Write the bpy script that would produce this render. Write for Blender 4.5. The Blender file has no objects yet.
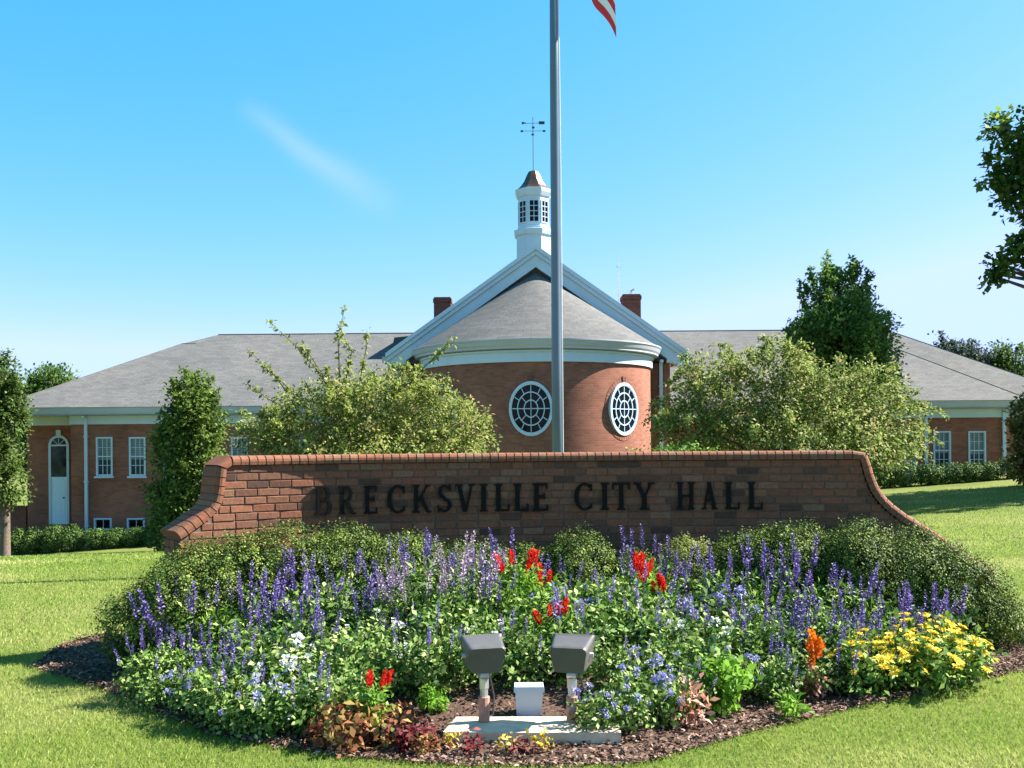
import bpy, math, random
import numpy as np
from mathutils import Vector, Matrix

# ------------------------------------------------------------------ camera, world, sun, exposure
sc = bpy.context.scene
COL = sc.collection
F, H, CZ, ROLL = 980.0, 443.0, 1.75, math.radians(0.45)
cam_d = bpy.data.cameras.new("camera")
cam = bpy.data.objects.new("camera", cam_d)
COL.objects.link(cam)
cam_d.sensor_width = 36.0
cam_d.lens = 36.0 * F / 1024.0
cam_d.shift_y = (H - 384.0) / 1024.0
cam_d.clip_start, cam_d.clip_end = 0.1, 3000.0
cam.matrix_world = (Matrix.Translation((0, 0, CZ)) @ Matrix.Rotation(math.radians(90), 4, 'X')
                    @ Matrix.Rotation(-ROLL, 4, 'Z'))
sc.camera = cam

SUN_AZ, SUN_EL = math.radians(12.0), math.radians(43.0)   # azimuth: from +X (right) towards +Y (away)
sun_dir = Vector((math.cos(SUN_AZ) * math.cos(SUN_EL), math.sin(SUN_AZ) * math.cos(SUN_EL), math.sin(SUN_EL)))
sun_d = bpy.data.lights.new("sun", 'SUN')
sun_d.energy, sun_d.angle, sun_d.color = 5.0, math.radians(0.5), (1.0, 0.95, 0.86)
sun = bpy.data.objects.new("sun", sun_d)
COL.objects.link(sun)
sun.rotation_euler = (-sun_dir).to_track_quat('-Z', 'Y').to_euler()
sun.location = (30, 10, 40)

world = bpy.data.worlds.new("World")
sc.world = world
world.use_nodes = True
wn, wl = world.node_tree.nodes, world.node_tree.links
wn.clear()
w_out = wn.new('ShaderNodeOutputWorld')
w_bg = wn.new('ShaderNodeBackground')
w_sky = wn.new('ShaderNodeTexSky')
w_sky.sky_type = 'NISHITA'
w_sky.sun_disc = False
w_sky.sun_elevation = SUN_EL
w_sky.sun_rotation = math.pi / 2 - SUN_AZ
w_sky.altitude, w_sky.air_density, w_sky.dust_density, w_sky.ozone_density = 0, 1.0, 0.6, 1.0
w_bg.inputs['Strength'].default_value = 0.06
w_tint = wn.new('ShaderNodeMix')
w_tint.data_type, w_tint.blend_type = 'RGBA', 'MULTIPLY'
w_tint.inputs[0].default_value = 1.0
w_tint.inputs[7].default_value = (0.66, 1.10, 1.26, 1)
wl.new(w_sky.outputs[0], w_tint.inputs[6])


def wmath(op, a, b=None, c=None, clamp=False):
    n = wn.new('ShaderNodeMath')
    n.operation, n.use_clamp = op, clamp
    for i, v in enumerate((a, b, c)):
        if v is None:
            continue
        if isinstance(v, (int, float)):
            n.inputs[i].default_value = v
        else:
            wl.new(v, n.inputs[i])
    return n.outputs[0]


# one thin old contrail high in the sky, drawn in sky directions
w_tc = wn.new('ShaderNodeTexCoord')
w_sep = wn.new('ShaderNodeSeparateXYZ')
wl.new(w_tc.outputs['Generated'], w_sep.inputs[0])
wy = wmath('MAXIMUM', w_sep.outputs[1], 0.02)
wu = wmath('DIVIDE', w_sep.outputs[0], wy)
wv = wmath('DIVIDE', w_sep.outputs[2], wy)
A2, B2 = ((236 - 512) / F, (443 - 98) / F), ((402 - 512) / F, (443 - 214) / F)
dl = math.hypot(B2[0] - A2[0], B2[1] - A2[1])
tx, ty = (B2[0] - A2[0]) / dl, (B2[1] - A2[1]) / dl
du, dv = wmath('SUBTRACT', wu, A2[0]), wmath('SUBTRACT', wv, A2[1])
along = wmath('DIVIDE', wmath('ADD', wmath('MULTIPLY', du, tx), wmath('MULTIPLY', dv, ty)), dl)
across = wmath('ADD', wmath('MULTIPLY', du, -ty), wmath('MULTIPLY', dv, tx))
w_no = wn.new('ShaderNodeTexNoise')
w_no.inputs['Scale'].default_value = 14.0
w_no.inputs['Detail'].default_value = 5.0
wl.new(w_tc.outputs['Generated'], w_no.inputs['Vector'])
wid = wmath('ADD', wmath('MULTIPLY', along, 0.006), 0.0095)
wob = wmath('MULTIPLY', wmath('SUBTRACT', w_no.outputs[0], 0.5), 0.02)
q = wmath('DIVIDE', wmath('ADD', across, wob), wid)
gau = wmath('POWER', 2.718, wmath('MULTIPLY', wmath('MULTIPLY', q, q), -1.0))
en = wmath('MULTIPLY', wmath('MULTIPLY', along, wmath('SUBTRACT', 1.0, along)), 4.0, clamp=True)
con = wmath('MULTIPLY', wmath('MULTIPLY', gau, en), 0.42, clamp=True)
w_mix = wn.new('ShaderNodeMix')
w_mix.data_type = 'RGBA'
wl.new(con, w_mix.inputs[0])
# the camera's clear-air rendering of the sky: per-channel response of the Nishita colour
w_s2 = wn.new('ShaderNodeSeparateColor')
wl.new(w_tint.outputs[2], w_s2.inputs[0])
w_c2 = wn.new('ShaderNodeCombineColor')
for i, (g_, k_) in enumerate(((1.8, 1.86), (0.6, 0.80), (0.7, 0.98))):
    wl.new(wmath('MINIMUM', wmath('MULTIPLY', wmath('POWER', wmath('MULTIPLY', w_s2.outputs[i], 0.2243), g_), k_ / 0.24), (.70, .93, 1.6)[i] / .24), w_c2.inputs[i])
wl.new(w_c2.outputs[0], w_mix.inputs[6])
w_mix.inputs[7].default_value = (2.4, 3.5, 4.4, 1)
wl.new(w_mix.outputs[2], w_bg.inputs['Color'])
wl.new(w_bg.outputs[0], w_out.inputs[0])

sc.view_settings.view_transform = 'Standard'
sc.view_settings.look = 'None'
sc.view_settings.gamma = 1.0
sc.view_settings.use_curve_mapping = False
sc.view_settings.exposure = 2.0
sc.cycles.max_bounces = 6
sc.cycles.transparent_max_bounces = 4
sc.cycles.use_denoising = True

R = math.radians
rng = np.random.default_rng(7)
random.seed(7)


# ------------------------------------------------------------------ helpers
def at(px, py, Y):
    """Real-world point at depth Y that the photo shows at (px, py): used to read sizes off the photograph."""
    u, v = px - 512.0, H - py
    c, s = math.cos(ROLL), math.sin(ROLL)
    x, z = u * c + v * s, -u * s + v * c
    return Vector((x * Y / F, Y, CZ + z * Y / F))


def sstep(a, b, x):
    t = np.clip((np.asarray(x, float) - a) / (b - a), 0, 1)
    return t * t * (3 - 2 * t)


def terrain(x, y):
    """Lawn height: flat by the bed, falling to the lower storey at the building's other end."""
    xx = np.clip(x, -24, 24)
    und = 0.03 * np.sin(np.asarray(x) * 0.43 + 1.0) * np.sin(np.asarray(y) * 0.31) * sstep(9, 14, y)
    return sstep(12, 33, y) * (-0.8 + 0.0715 * xx) + und


FRONT = np.array([(-3.95, 8.5), (-3.8, 7.75), (-3.3, 7.35), (-2.78, 6.9), (-1.85, 5.95), (-1.05, 5.52), (-.39, 5.33), (.2, 5.28),
                  (.69, 5.33), (1.37, 5.85), (2.23, 6.42), (3.17, 6.94), (3.9, 7.45), (4.5, 8.05), (4.95, 8.7)])


def front_y(x):
    return np.interp(x, FRONT[:, 0], FRONT[:, 1])


# plan of the sign wall: a shallow bowl that bends harder at its left end; s = arc length from the middle
WT = 0.32
_s = np.linspace(-5, 6, 1101)
_a = np.radians(np.interp(_s, [-5, -3.4, -2.6, -1.75, -1.35, 0, 1.5, 3, 4.5, 6], [-44, -42, -36, -15.5, -11, -4, 4, 14, 22, 26]))
_ds = _s[1] - _s[0]
_x = np.concatenate([[0], np.cumsum(np.cos((_a[1:] + _a[:-1]) / 2) * _ds)])
_y = np.concatenate([[0], np.cumsum(-np.sin((_a[1:] + _a[:-1]) / 2) * _ds)])
W0 = (0.26, 9.0)
_x += W0[0] - np.interp(0, _s, _x)
_y += W0[1] - np.interp(0, _s, _y)


def wall_y(x):
    return np.interp(x, _x, _y)


def bed_back(x):
    return wall_y(x) + WT + .12


def in_bed(x, y):
    back = np.where(np.abs(x - 0.3) < 4.0, bed_back(x), 9.0)
    back = np.maximum(back, np.interp(x, [-3.95, -3.4, -2.6, 3.4, 4.6, 4.95], [8.75, 8.8, 8.2, 8.6, 9.0, 9.0]))
    return (x > -3.95) & (x < 4.95) & (y > front_y(x)) & (y < back)


def bed_z(x, y):
    return 0.015 + 0.30 * sstep(0.1, 2.7, y - front_y(x)) * sstep(-4.1, -2.9, x) * (1 - sstep(3.9, 5.1, x))


def link(o, parent=None):
    COL.objects.link(o)
    if parent is not None:
        o.parent = parent
    return o


def tag(o, label=None, cat=None, group=None, kind=None):
    for k, v in (('label', label), ('category', cat), ('group', group), ('kind', kind)):
        if v:
            o[k] = v
    return o


def empty(name, loc, label, cat, group=None, rz=0.0, scale=1.0):
    o = bpy.data.objects.new(name, None)
    o.empty_display_size = 0.2
    o.location = loc
    o.rotation_euler = (0, 0, rz)
    o.scale = (scale,) * 3
    link(o)
    return tag(o, label, cat, group)


def copy_tree(o, parent=None):
    c = o.copy()
    link(c, parent)
    for ch in list(o.children):
        copy_tree(ch, c)
    return c


class MB:
    """Collects polygons and builds ONE mesh object with planar UVs in metres."""

    def __init__(self):
        self.v, self.f, self.m, self.uv, self.c = [], [], [], [], []
        self.mi = 0
        self.col = 0.5

    def poly(self, pts, uv=None):
        b = len(self.v)
        pts = [Vector(p) for p in pts]
        self.v += pts
        self.f.append(tuple(range(b, b + len(pts))))
        self.m.append(self.mi)
        self.c.append(self.col)
        if uv is None:
            n = Vector((0, 0, 0))
            for i in range(len(pts)):
                n += pts[i].cross(pts[(i + 1) % len(pts)])
            n = n.normalized() if n.length > 1e-12 else Vector((0, 0, 1))
            u = Vector((0, 0, 1)).cross(n)
            u = u.normalized() if u.length > 1e-3 else Vector((1, 0, 0))
            w = n.cross(u)
            uv = [(p.dot(u), p.dot(w)) for p in pts]
        self.uv += list(uv)

    def hexa(self, p):
        """p: 8 points, bottom 0-3 counter-clockwise seen from above, top 4-7."""
        for q in ((3, 2, 1, 0), (4, 5, 6, 7), (0, 1, 5, 4), (1, 2, 6, 5), (2, 3, 7, 6), (3, 0, 4, 7)):
            self.poly([p[i] for i in q])

    def box(self, x0, x1, y0, y1, z0, z1):
        self.hexa([(x0, y0, z0), (x1, y0, z0), (x1, y1, z0), (x0, y1, z0),
                   (x0, y0, z1), (x1, y0, z1), (x1, y1, z1), (x0, y1, z1)])

    def tube(self, path, rad, n=8, caps=True):
        path = [Vector(p) for p in path]
        if not hasattr(rad, '__len__'):
            rad = [rad] * len(path)
        rings = []
        for i, p in enumerate(path):
            d = (path[min(i + 1, len(path) - 1)] - path[max(i - 1, 0)]).normalized()
            ref = Vector((0, 0, 1)) if abs(d.z) < 0.9 else Vector((1, 0, 0))
            a = d.cross(ref).normalized()
            b = d.cross(a)
            rings.append([p + (a * math.cos(t) + b * math.sin(t)) * rad[i]
                          for t in (2 * math.pi * k / n for k in range(n))])
        for i in range(len(path) - 1):
            for k in range(n):
                k2 = (k + 1) % n
                self.poly([rings[i][k], rings[i + 1][k], rings[i + 1][k2], rings[i][k2]])
        if caps:
            self.poly(rings[0])
            self.poly(rings[-1][::-1])

    def lathe(self, prof, cx, cy, n=48, a0=0.0, a1=2 * math.pi, ruv=None):
        """prof: (radius, z) from bottom to top; angle 0 faces -Y (the camera side), positive to +X."""
        for k in range(n):
            t0, t1 = a0 + (a1 - a0) * k / n, a0 + (a1 - a0) * (k + 1) / n
            for (r0, z0), (r1, z1) in zip(prof, prof[1:]):
                P = lambda r, t, z: (cx + r * math.sin(t), cy - r * math.cos(t), z)
                L0 = sum(0 for _ in ())
                rr = ruv or max(r0, r1)
                s0, s1 = math.hypot(r0 - prof[0][0], z0 - prof[0][1]), math.hypot(r1 - prof[0][0], z1 - prof[0][1])
                if r1 < 1e-6:
                    self.poly([P(r0, t0, z0), P(r0, t1, z0), P(0, 0, z1)], [(rr * t0, s0), (rr * t1, s0), (rr * (t0 + t1) / 2, s1)])
                elif r0 < 1e-6:
                    self.poly([P(0, 0, z0), P(r1, t1, z1), P(r1, t0, z1)], [(rr * (t0 + t1) / 2, s0), (rr * t1, s1), (rr * t0, s1)])
                else:
                    self.poly([P(r0, t0, z0), P(r0, t1, z0), P(r1, t1, z1), P(r1, t0, z1)],
                              [(rr * t0, s0), (rr * t1, s0), (rr * t1, s1), (rr * t0, s1)])

    def build(self, name, mats, parent=None, smooth=False, merge=False):
        me = bpy.data.meshes.new(name)
        me.from_pydata([tuple(p) for p in self.v], [], self.f)
        for m in (mats if isinstance(mats, (list, tuple)) else [mats]):
            me.materials.append(m)
        me.polygons.foreach_set('material_index', self.m)
        l = me.uv_layers.new(name='UVMap')
        l.data.foreach_set('uv', [c for p in self.uv for c in p])
        a = me.attributes.new('rnd', 'FLOAT', 'FACE')
        a.data.foreach_set('value', self.c)
        if merge or smooth:
            import bmesh
            bm = bmesh.new()
            bm.from_mesh(me)
            bmesh.ops.remove_doubles(bm, verts=bm.verts, dist=1e-5)
            bm.to_mesh(me)
            bm.free()
        if smooth:
            me.polygons.foreach_set('use_smooth', [True] * len(me.polygons))
        me.update()
        return link(bpy.data.objects.new(name, me), parent)


# ------------------------------------------------------------------ materials
def new_mat(name):
    m = bpy.data.materials.new(name)
    m.use_nodes = True
    nt = m.node_tree
    return m, nt.nodes, nt.links, nt.nodes['Principled BSDF']


def ramp(nodes, stops):
    r = nodes.new('ShaderNodeValToRGB')
    e = r.color_ramp.elements
    while len(e) < len(stops):
        e.new(0.5)
    for i, (p, c) in enumerate(stops):
        e[i].position, e[i].color = p, (*c, 1)
    return r


def plain(name, col, rough=0.5, metal=0.0, var=0.12, scale=6.0, bump=0.0, spec=0.5):
    m, n, l, b = new_mat(name)
    no = n.new('ShaderNodeTexNoise')
    no.inputs['Scale'].default_value = scale
    no.inputs['Detail'].default_value = 6
    tc = n.new('ShaderNodeTexCoord')
    l.new(tc.outputs['Object'], no.inputs['Vector'])
    r = ramp(n, [(0.3, tuple(c * (1 - var) for c in col)), (0.7, tuple(min(1, c * (1 + var)) for c in col))])
    l.new(no.outputs[0], r.inputs[0])
    l.new(r.outputs[0], b.inputs['Base Color'])
    b.inputs['Roughness'].default_value = rough
    b.inputs['Metallic'].default_value = metal
    b.inputs['Specular IOR Level'].default_value = spec
    if bump:
        bp = n.new('ShaderNodeBump')
        bp.inputs['Strength'].default_value = bump
        bp.inputs['Distance'].default_value = 0.01
        l.new(no.outputs[0], bp.inputs['Height'])
        l.new(bp.outputs[0], b.inputs['Normal'])
    return m


def brick_mat(name, c1, c2, mortar, w=0.21, h=0.075, ms=0.010):
    m, n, l, b = new_mat(name)
    uv = n.new('ShaderNodeUVMap')
    t = n.new('ShaderNodeTexBrick')
    t.inputs['Scale'].default_value = 1.0
    t.inputs['Brick Width'].default_value = w
    t.inputs['Row Height'].default_value = h
    t.inputs['Mortar Size'].default_value = ms * .5
    t.inputs['Mortar Smooth'].default_value = 0.2
    t.inputs['Bias'].default_value = 0.0
    t.inputs['Color1'].default_value = (*c1, 1)
    t.inputs['Color2'].default_value = (*c2, 1)
    t.inputs['Mortar'].default_value = (*mortar, 1)
    l.new(uv.outputs[0], t.inputs['Vector'])
    no = n.new('ShaderNodeTexNoise')
    no.inputs['Scale'].default_value = 0.8
    no.inputs['Detail'].default_value = 8
    l.new(uv.outputs[0], no.inputs['Vector'])
    r = ramp(n, [(0.3, (.74, .72, .72)), (0.7, (1.2, 1.16, 1.12))])
    l.new(no.outputs[0], r.inputs[0])
    mx = n.new('ShaderNodeMix')
    mx.data_type, mx.blend_type = 'RGBA', 'MULTIPLY'
    mx.inputs[0].default_value = 1
    l.new(t.outputs[0], mx.inputs[6])
    l.new(r.outputs[0], mx.inputs[7])
    l.new(mx.outputs[2], b.inputs['Base Color'])
    b.inputs['Roughness'].default_value = 0.85
    b.inputs['Specular IOR Level'].default_value = 0.2
    bp = n.new('ShaderNodeBump')
    bp.invert = True
    bp.inputs['Strength'].default_value = 0.5
    bp.inputs['Distance'].default_value = 0.008
    l.new(t.outputs[1], bp.inputs['Height'])
    l.new(bp.outputs[0], b.inputs['Normal'])
    return m


def shingle_mat(name, dark, light):
    m, n, l, b = new_mat(name)
    uv = n.new('ShaderNodeUVMap')
    t = n.new('ShaderNodeTexBrick')
    t.inputs['Scale'].default_value = 1.0
    t.inputs['Brick Width'].default_value = 0.3
    t.inputs['Row Height'].default_value = 0.14
    t.inputs['Mortar Size'].default_value = 0.004
    t.inputs['Color1'].default_value = (*dark, 1)
    t.inputs['Color2'].default_value = (*light, 1)
    t.inputs['Mortar'].default_value = (*(c * .6 for c in dark), 1)
    l.new(uv.outputs[0], t.inputs['Vector'])
    no = n.new('ShaderNodeTexNoise')
    no.inputs['Scale'].default_value = 9.0
    no.inputs['Detail'].default_value = 10
    no.inputs['Roughness'].default_value = 0.75
    l.new(uv.outputs[0], no.inputs['Vector'])
    n2 = n.new('ShaderNodeTexNoise')
    n2.inputs['Scale'].default_value = 0.35
    n2.inputs['Detail'].default_value = 4
    l.new(uv.outputs[0], n2.inputs['Vector'])
    r = ramp(n, [(0.35, (.82, .82, .83)), (0.65, (1.16, 1.15, 1.14))])
    l.new(no.outputs[0], r.inputs[0])
    r2 = ramp(n, [(0.3, (.86, .86, .88)), (0.7, (1.1, 1.09, 1.06))])
    l.new(n2.outputs[0], r2.inputs[0])
    mx = n.new('ShaderNodeMix')
    mx.data_type, mx.blend_type = 'RGBA', 'MULTIPLY'
    mx.inputs[0].default_value = 1
    l.new(t.outputs[0], mx.inputs[6])
    l.new(r.outputs[0], mx.inputs[7])
    m2 = n.new('ShaderNodeMix')
    m2.data_type, m2.blend_type = 'RGBA', 'MULTIPLY'
    m2.inputs[0].default_value = 1
    l.new(mx.outputs[2], m2.inputs[6])
    l.new(r2.outputs[0], m2.inputs[7])
    l.new(m2.outputs[2], b.inputs['Base Color'])
    b.inputs['Roughness'].default_value = 0.9
    b.inputs['Specular IOR Level'].default_value = 0.2
    return m


def leaf_mat(name, stops, trans=0.3, rough=0.6, spec=0.14):
    """Leaf or petal colour chosen per leaf by the face attribute 'rnd'."""
    m, n, l, b = new_mat(name)
    a = n.new('ShaderNodeAttribute')
    a.attribute_name = 'rnd'
    k = len(stops)
    r = ramp(n, [(i / max(1, k - 1), c) for i, c in enumerate(stops)])
    l.new(a.outputs['Fac'], r.inputs[0])
    l.new(r.outputs[0], b.inputs['Base Color'])
    b.inputs['Roughness'].default_value = rough
    b.inputs['Specular IOR Level'].default_value = spec
    tr = n.new('ShaderNodeBsdfTranslucent')
    l.new(r.outputs[0], tr.inputs['Color'])
    mx = n.new('ShaderNodeMixShader')
    mx.inputs[0].default_value = trans
    out = n['Material Output']
    l.new(b.outputs[0], mx.inputs[1])
    l.new(tr.outputs[0], mx.inputs[2])
    l.new(mx.outputs[0], out.inputs['Surface'])
    return m


M = {}
M['brick'] = brick_mat('building_brick', (.285, .118, .078), (.21, .084, .058), (.23, .135, .10))
M['shingle'] = shingle_mat('roof_shingle', (.096, .095, .094), (.126, .125, .122))
M['white'] = plain('white_trim', (.46, .57, .66), 0.45, var=.05, scale=2)
M['gutter'] = plain('grey_gutter', (.40, .43, .48), 0.35, var=.06, scale=1.5)
M['soffit'] = plain('soffit', (.62, .64, .66), 0.6, var=.05)
M['darkgap'] = plain('dark_void', (.02, .02, .022), 0.9)
M['glass'] = plain('window_glass', (.0015, .004, .006), 0.05, var=.3, scale=1.2, spec=0.16)
M['curtain_glass'] = plain('curtained_glass', (.028, .045, .055), 0.06, var=.85, scale=2.6, spec=0.18)
M['blind'] = plain('window_blind', (.16, .21, .22), 0.5, var=.25, scale=3)
M['door_white'] = plain('painted_door', (.55, .74, .88), 0.4, var=.04)
M['door_blue'] = plain('blue_door', (.12, .2, .3), 0.4, var=.05)
M['copper'] = plain('aged_copper', (.16, .085, .06), 0.36, metal=0.75, var=.3, scale=3)
M['dark_metal'] = plain('dark_metal', (.05, .055, .06), 0.5, metal=.4)
M['pole_metal'] = plain('brushed_aluminium', (.10, .14, .19), 0.3, metal=0, var=.06, scale=3)
M['chimney'] = brick_mat('chimney_brick', (.19, .06, .045), (.13, .042, .035), (.2, .15, .13))
M['bark'] = plain('bark', (.10, .075, .055), 0.9, var=.35, scale=14, bump=.6)
M['letter'] = plain('dark_bronze_letter', (.006, .006, .006), 0.6, metal=0, var=.25, scale=30, spec=.12)
M['concrete'] = plain('worn_concrete', (.55, .43, .31), 0.9, var=.2, scale=18, bump=.4)
M['lamp_case'] = plain('brown_lamp_housing', (.085, .078, .073), 0.36, var=.14, scale=10)
M['lamp_glass'] = plain('lamp_lens', (.2, .21, .21), 0.1, var=.1)
M['steel'] = plain('galvanised_steel', (.6, .62, .64), 0.35, metal=.8, var=.15, scale=22)
M['clay'] = plain('clay_red_pipe', (.40, .19, .14), 0.8, var=.25, scale=25)
M['plastic'] = plain('white_plastic', (.42, .50, .58), 0.45, var=.05, scale=5)
M['red_cloth'] = plain('red_cloth', (.62, .025, .03), 0.75, var=.06)
M['white_cloth'] = plain('white_cloth', (.8, .78, .77), 0.75, var=.04)
M['blue_cloth'] = plain('blue_cloth', (.03, .05, .2), 0.75, var=.06)
M['stone'] = plain('pale_stone', (.55, .50, .44), 0.85, var=.15, scale=12, bump=.3)

# sign-wall bricks: each brick has its own fired colour
m, n, l, b = new_mat('sign_brick')
at_ = n.new('ShaderNodeAttribute')
at_.attribute_name = 'rnd'
r_ = ramp(n, [(0, (.075, .04, .03)), (.15, (.145, .066, .042)), (.4, (.205, .084, .05)), (.6, (.175, .082, .051)), (.8, (.22, .08, .046)), (.93, (.185, .105, .064)), (1, (.24, .108, .064))])
no_ = n.new('ShaderNodeTexNoise')
no_.inputs['Scale'].default_value = 38
no_.inputs['Detail'].default_value = 8
no_.inputs['Roughness'].default_value = .7
tc_ = n.new('ShaderNodeTexCoord')
l.new(tc_.outputs['Object'], no_.inputs['Vector'])
r2_ = ramp(n, [(0.3, (.68, .66, .64)), (0.7, (1.22, 1.2, 1.16))])
mx_ = n.new('ShaderNodeMix')
mx_.data_type, mx_.blend_type = 'RGBA', 'MULTIPLY'
mx_.inputs[0].default_value = 1
l.new(at_.outputs['Fac'], r_.inputs[0])
l.new(no_.outputs[0], r2_.inputs[0])
l.new(r_.outputs[0], mx_.inputs[6])
l.new(r2_.outputs[0], mx_.inputs[7])
l.new(mx_.outputs[2], b.inputs['Base Color'])
b.inputs['Roughness'].default_value = .85
b.inputs['Specular IOR Level'].default_value = .2
bp_ = n.new('ShaderNodeBump')
bp_.inputs['Strength'].default_value = .5
bp_.inputs['Distance'].default_value = .006
l.new(no_.outputs[0], bp_.inputs['Height'])
l.new(bp_.outputs[0], b.inputs['Normal'])
M['sign_brick'] = m
M['mortar'] = plain('grey_mortar', (.115, .075, .058), 0.95, var=.2, scale=30, bump=.3)

# lawn
m, n, l, b = new_mat('lawn')
tc_ = n.new('ShaderNodeTexCoord')


def nz(scale, detail=6, rough=.6):
    t = n.new('ShaderNodeTexNoise')
    t.inputs['Scale'].default_value, t.inputs['Detail'].default_value, t.inputs['Roughness'].default_value = scale, detail, rough
    l.new(tc_.outputs['Object'], t.inputs['Vector'])
    return t


a_, b2_ = nz(.35, 5), nz(16, 8, .75)
ra_ = ramp(n, [(.3, (.082, .115, .022)), (.5, (.122, .146, .036)), (.7, (.175, .175, .065))])
rb_ = ramp(n, [(.25, (.55, .6, .5)), (.75, (1.4, 1.35, 1.3))])
l.new(a_.outputs[0], ra_.inputs[0])
l.new(b2_.outputs[0], rb_.inputs[0])
mx_ = n.new('ShaderNodeMix')
mx_.data_type, mx_.blend_type = 'RGBA', 'MULTIPLY'
mx_.inputs[0].default_value = 1
l.new(ra_.outputs[0], mx_.inputs[6])
l.new(rb_.outputs[0], mx_.inputs[7])
l.new(mx_.outputs[2], b.inputs['Base Color'])
b.inputs['Roughness'].default_value = .9
b.inputs['Specular IOR Level'].default_value = .1
bp_ = n.new('ShaderNodeBump')
bp_.inputs['Strength'].default_value, bp_.inputs['Distance'].default_value = .8, .03
l.new(b2_.outputs[0], bp_.inputs['Height'])
l.new(bp_.outputs[0], b.inputs['Normal'])
M['lawn'] = m
M['mulch'] = plain('bark_mulch', (.075, .047, .035), .95, var=.6, scale=55, bump=1.0, spec=.1)
M['chip'] = leaf_mat('mulch_chip', [(.05, .028, .02), (.12, .07, .05), (.2, .125, .095), (.3, .21, .17)], 0.0, .9, .1)

G = {}
G['yew'] = leaf_mat('yew_leaf', [(.016, .036, .009), (.048, .088, .016), (.115, .17, .03), (.22, .265, .05)], .12)
G['box'] = leaf_mat('boxwood_leaf', [(.03, .065, .015), (.065, .12, .025), (.115, .18, .04)], .15)
G['salvia'] = leaf_mat('salvia_leaf', [(.035, .085, .012), (.09, .18, .024), (.17, .28, .045), (.27, .36, .09)], .2)
G['dusty'] = leaf_mat('pale_leaf', [(.035, .085, .014), (.09, .175, .028), (.18, .27, .06), (.36, .41, .17)], .2)
G['dark'] = leaf_mat('dark_leaf', [(.025, .06, .02), (.05, .11, .03), (.09, .16, .05)], .3)
G['lime'] = leaf_mat('lime_leaf', [(.09, .2, .02), (.16, .33, .03), (.25, .42, .05)], .4)
G['purple'] = leaf_mat('purple_floret', [(.06, .04, .16), (.15, .105, .33), (.32, .26, .5)], .2)
G['faded'] = leaf_mat('faded_floret', [(.2, .14, .22), (.34, .25, .36), (.42, .36, .36)], .25)
G['mauve'] = leaf_mat('mauve_floret', [(.14, .10, .3), (.26, .2, .44), (.42, .38, .56)], .25)
G['lavender'] = leaf_mat('lavender_floret', [(.2, .19, .48), (.36, .34, .66), (.55, .53, .78)], .25)
G['pale'] = leaf_mat('white_floret', [(.5, .52, .55), (.68, .69, .72), (.8, .8, .8)], .2)
G['red'] = leaf_mat('red_plume', [(.35, .008, .008), (.62, .015, .012), (.72, .06, .03)], .25)
G['orange'] = leaf_mat('orange_plume', [(.5, .05, .01), (.75, .17, .015), (.8, .42, .03)], .25)
G['yellow'] = leaf_mat('yellow_petal', [(.66, .42, .02), (.8, .6, .05), (.84, .72, .12)], .2)
G['coleus'] = leaf_mat('coleus_leaf', [(.07, .02, .015), (.15, .045, .03), (.25, .11, .045), (.36, .24, .08), (.22, .24, .06)], .3)
G['crimson'] = leaf_mat('crimson_leaf', [(.07, .012, .016), (.17, .025, .03), (.25, .09, .075)], .3)
G['coral'] = leaf_mat('coral_leaf', [(.45, .17, .1), (.55, .28, .2), (.5, .36, .3)], .3)
G['goldleaf'] = leaf_mat('gold_leaf', [(.42, .33, .03), (.6, .42, .05), (.62, .5, .15)], .3)
G['orn'] = leaf_mat('ornamental_leaf', [(.06, .10, .02), (.145, .20, .035), (.24, .29, .065), (.35, .37, .13), (.36, .29, .13)], .4)
G['orn_brown'] = leaf_mat('turning_leaf', [(.055, .095, .02), (.125, .185, .035), (.22, .275, .065), (.33, .36, .13), (.32, .25, .12)], .4)
G['column'] = leaf_mat('column_leaf', [(.045, .085, .018), (.10, .16, .03), (.19, .255, .055)], .4)
G['maple'] = leaf_mat('maple_leaf', [(.03, .075, .016), (.075, .145, .025), (.17, .25, .045)], .55)
G['conical'] = leaf_mat('conical_leaf', [(.04, .10, .022), (.105, .19, .04), (.22, .31, .075)], .5)
G['far'] = leaf_mat('far_leaf', [(.04, .075, .02), (.085, .14, .03), (.17, .23, .06)], .4)
G['farblue'] = leaf_mat('far_dark_leaf', [(.05, .075, .07), (.08, .11, .09), (.12, .14, .1)], .3)
G['rust'] = leaf_mat('rusty_leaf', [(.05, .08, .02), (.11, .13, .03), (.2, .13, .06)], .3)
G['grass'] = leaf_mat('grass_blade', [(.115, .205, .026), (.205, .30, .048), (.335, .385, .10), (.52, .48, .23)], .42, .6, .2)


# ------------------------------------------------------------------ leaves
def quads(name, V, rnd, mat, parent=None):
    """V: (n,4,3) one folded quad per leaf."""
    nq = len(V)
    me = bpy.data.meshes.new(name)
    me.vertices.add(nq * 4)
    me.vertices.foreach_set('co', V.reshape(-1).astype(np.float32))
    me.loops.add(nq * 4)
    me.loops.foreach_set('vertex_index', np.arange(nq * 4, dtype=np.int32))
    me.polygons.add(nq)
    me.polygons.foreach_set('loop_start', np.arange(0, nq * 4, 4, dtype=np.int32))
    me.materials.append(mat)
    a = me.attributes.new('rnd', 'FLOAT', 'FACE')
    a.data.foreach_set('value', rnd.astype(np.float32))
    me.update(calc_edges=True)
    return link(bpy.data.objects.new(name, me), parent)


def unit(a):
    return a / np.maximum(np.linalg.norm(a, axis=1, keepdims=True), 1e-9)


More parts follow.
